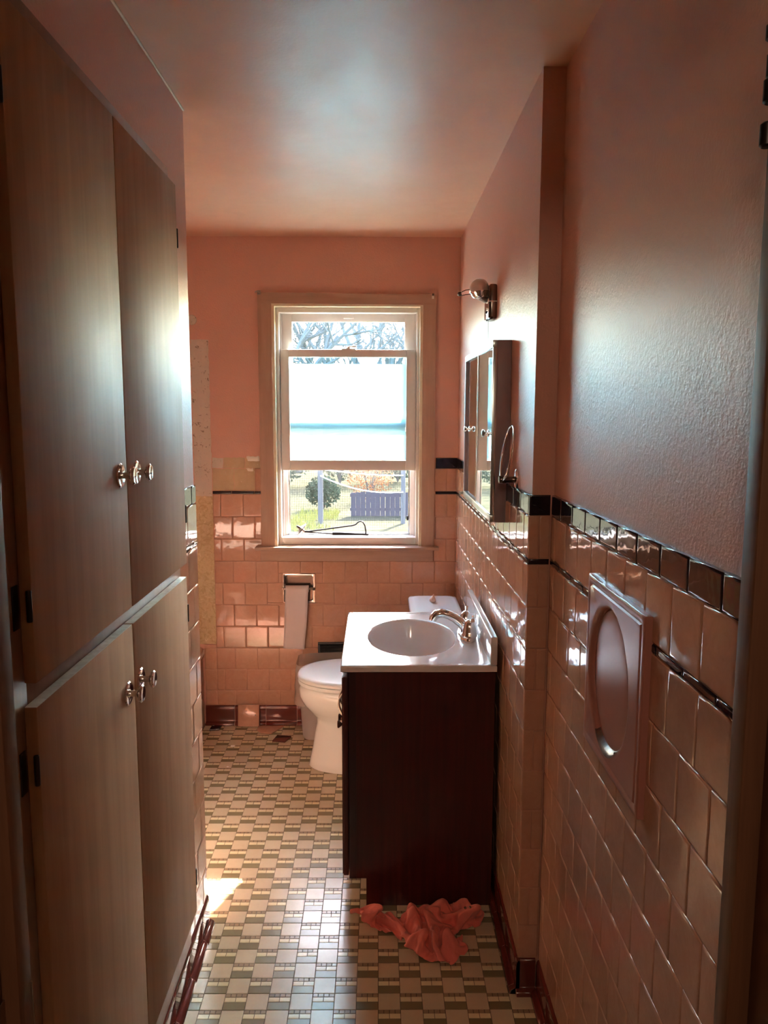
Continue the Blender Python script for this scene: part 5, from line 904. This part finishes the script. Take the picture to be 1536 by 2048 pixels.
# ------------------------------------------------------------------ metal piece left in the open window
si = thing('metal_fitting', 'old metal fitting with a round flange and hooked rod lying in the open window', 'fitting', (-0.22, 3.862, 0.944))
yS = 3.862
MB().lathe([(0.004, -0.030), (0.010, -0.012), (0.026, -0.004), (0.036, 0.0), (0.037, 0.003), (0.024, 0.006), (0.009, 0.012), (0.006, 0.020), (0.0, 0.021)], (-0.378, yS, 0.976), (0.80, 0.05, -0.60), 24).build('flange', 'nickel', si, 40)
MB().tube([(-0.372, yS, 0.968), (-0.340, yS, 0.9665), (-0.30, yS, 0.972), (-0.20, yS, 0.986), (-0.125, yS, 0.996), (-0.108, yS, 1.001), (-0.098, yS, 1.012), (-0.086, yS, 1.018), (-0.072, yS, 1.014), (-0.062, yS, 0.996), (-0.058, yS, 0.970), (-0.058, yS, 0.956)], 0.0038, 10).build('hooked_rod', 'darkmetal', si, 60)
MB().tube([(-0.365, yS, 0.964), (-0.30, yS, 0.960), (-0.235, yS - 0.002, 0.956), (-0.225, yS - 0.002, 0.955), (-0.223, yS - 0.002, 0.955), (-0.185, yS - 0.002, 0.955), (-0.10, yS - 0.002, 0.953), (-0.045, yS - 0.002, 0.951)], [0.004, 0.003, 0.003, 0.004, 0.0085, 0.0085, 0.0060, 0.0055], 12).build('handle_rod', 'darkmetal', si, 60)

# ------------------------------------------------------------------ outside
GZ = -0.90
struct(B(-60, 60, 4.05, 90, GZ - 0.2, GZ).build('ground', 'lawn'), 'autumn lawn outside the window')
def leaves(mb, cx, cy_, cz, rx, ry, rz, n, s):
    for _ in range(n):
        while True:
            v = Vector((random.uniform(-1, 1), random.uniform(-1, 1), random.uniform(-1, 1)))
            if 0.25 < v.length < 1: break
        p = Vector((cx + v.x * rx, cy_ + v.y * ry, cz + v.z * rz)); d = Vector((random.gauss(0, 1), random.gauss(0, 1), random.gauss(0, 1))).normalized()
        e = d.orthogonal().normalized(); a = s * random.uniform(0.6, 1.4)
        mb.add([p - d * a, p + e * a * 0.45, p + d * a, p - e * a * 0.45], [(0, 1, 2, 3)])
def shrub(name, label, m, x, y, w, h, n, s, cat='shrub'):
    t = thing(name, label, cat, (x, y, GZ))
    mb = MB(); leaves(mb, x, y, GZ + h * 0.55, w / 2, w / 2 * 0.8, h * 0.5, n, s); o = mb.build('foliage', m, t, recalc=False)
    mb = MB()
    for k in range(9):
        a = 2 * PI * k / 9 + random.uniform(-.3, .3); r = w * random.uniform(0.15, 0.42)
        mb.tube([(x, y, GZ), (x + r * 0.4 * math.cos(a), y + r * 0.4 * math.sin(a), GZ + h * 0.45), (x + r * math.cos(a), y + r * math.sin(a), GZ + h * random.uniform(0.75, 1.0))], [0.02, 0.013, 0.004], 5)
    mb.build('stems', 'bark', t)
shrub('orange_shrub', 'orange leaved autumn shrub behind the clothesline', 'leaf_o', -0.20, 21.0, 1.3, 1.15, 900, 0.035)
shrub('evergreen_shrub', 'dark evergreen shrub left of the clothesline post', 'leaf_g', -3.1, 25.0, 2.4, 2.3, 2600, 0.06)
shrub('evergreen_shrub', 'tall dark evergreen shrub right behind the clothesline post', 'leaf_g', -1.25, 26.0, 2.0, 2.6, 2600, 0.06)
shrub('evergreen_shrub', 'wide dark evergreen shrub behind the orange shrub', 'leaf_g', 0.7, 27.0, 2.6, 2.2, 2600, 0.06)
shrub('evergreen_shrub', 'low dark evergreen shrub beside the board fence', 'leaf_g', -1.35, 19.5, 0.9, 0.8, 1300, 0.045)
mb = MB()
for _ in range(2600):
    x, y = random.uniform(-2.6, -0.9), random.uniform(15.5, 19.0)
    if noise.noise(Vector((x * 1.1, y * 0.8, 3))) < -0.05: continue
    h = random.uniform(0.05, 0.16); dx, dy = random.gauss(0, 0.04), random.gauss(0, 0.04)
    mb.add([(x - 0.006, y, GZ), (x + 0.006, y, GZ), (x + dx, y + dy, GZ + h)], [(0, 1, 2)])
o = mb.build('tall_grass', 'leaf_y', None, recalc=False); o['kind'] = 'stuff'; tag(o, 'yellow green tufts of tall grass on the lawn', 'grass')
cl = thing('clothesline', 'white clothesline strung between two weathered posts in the yard', 'clothesline', (-0.4, 17.0, GZ))
for x, h, r in ((-1.24, 1.9, 0.058), (0.56, 1.9, 0.05)): MB().lathe([(r, 0), (r, h), (r * 0.7, h + 0.02)], (x, 17.0, GZ), (0, 0, 1), 12).build('post', 'post', cl, 40)
for z0, z1, sag in ((0.15, -0.20, 0.22), (0.30, 0.16, 0.06)):
    MB().tube([(-1.24 + 1.8 * k / 16, 16.93, z0 + (z1 - z0) * k / 16 - sag * 4 * (k / 16) * (1 - k / 16) * 0.6) for k in range(17)], 0.013, 6).build('line', 'line', cl, 60)
fn = thing('board_fence', 'low lilac grey board fence at the right of the yard', 'fence', (0.1, 18.2, GZ))
for k in range(13):
    B(-0.62 + k * 0.115, -0.62 + k * 0.115 + 0.108, 18.2, 18.225, GZ, GZ + 0.57 + random.uniform(-0.02, 0.02)).build('board', 'shed', fn)
for z in (0.12, 0.45): B(-0.64, 0.90, 18.226, 18.27, GZ + z, GZ + z + 0.07).build('rail', 'shed', fn)

def bare_tree(x, y, h, label, seed):
    rnd = random.Random(seed); t = thing('bare_tree', label, 'tree', (x, y, GZ)); tr_ = MB(); br = MB()
    def grow(p, d, ln, r, lev, mb):
        pts = [p]; q = p; dd = d
        for k in range(4):
            dd = (dd + Vector((rnd.gauss(0, .10), rnd.gauss(0, .10), rnd.gauss(0.02, .06)))).normalized(); q = q + dd * ln / 4; pts.append(q)
        mb.tube(pts, [r * (1 - 0.12 * k) for k in range(5)], 5 if lev else 8, False)
        if lev >= 5: return
        for k in range(3 if lev else 6):
            f = rnd.uniform(0.35, 1.0); b = pts[min(4, int(f * 4))]
            a = rnd.uniform(0, 2 * PI); sd = dd.orthogonal().normalized(); sd = Matrix.Rotation(a, 3, dd) @ sd
            grow(b, (dd * rnd.uniform(0.5, 1.0) + sd * rnd.uniform(0.5, 0.9) + Vector((0, 0, 0.15))).normalized(), ln * rnd.uniform(0.5, 0.72), max(r * rnd.uniform(0.45, 0.65), 0.018), lev + 1, br)
    grow(Vector((x, y, GZ)), Vector((0, 0, 1)), h * 0.55, h * 0.024, 0, tr_)
    tr_.build('trunk', 'bark', t, 60); br.build('branches', 'bark', t, recalc=False)
for k, (x, y, h, lab) in enumerate(((-3.1, 31, 9.5, 'bare grey tree farthest left beyond the yard'), (-2.6, 41, 11, 'bare grey tree second from left beyond the yard'), (-1.5, 51, 12, 'bare grey tree in the middle of the upper window pane'), (0.2, 62, 13, 'bare grey tree just right of the pane middle'), (1.6, 73, 14, 'bare grey tree farthest right beyond the yard'))):
    bare_tree(x, y, h, lab, 40 + k)
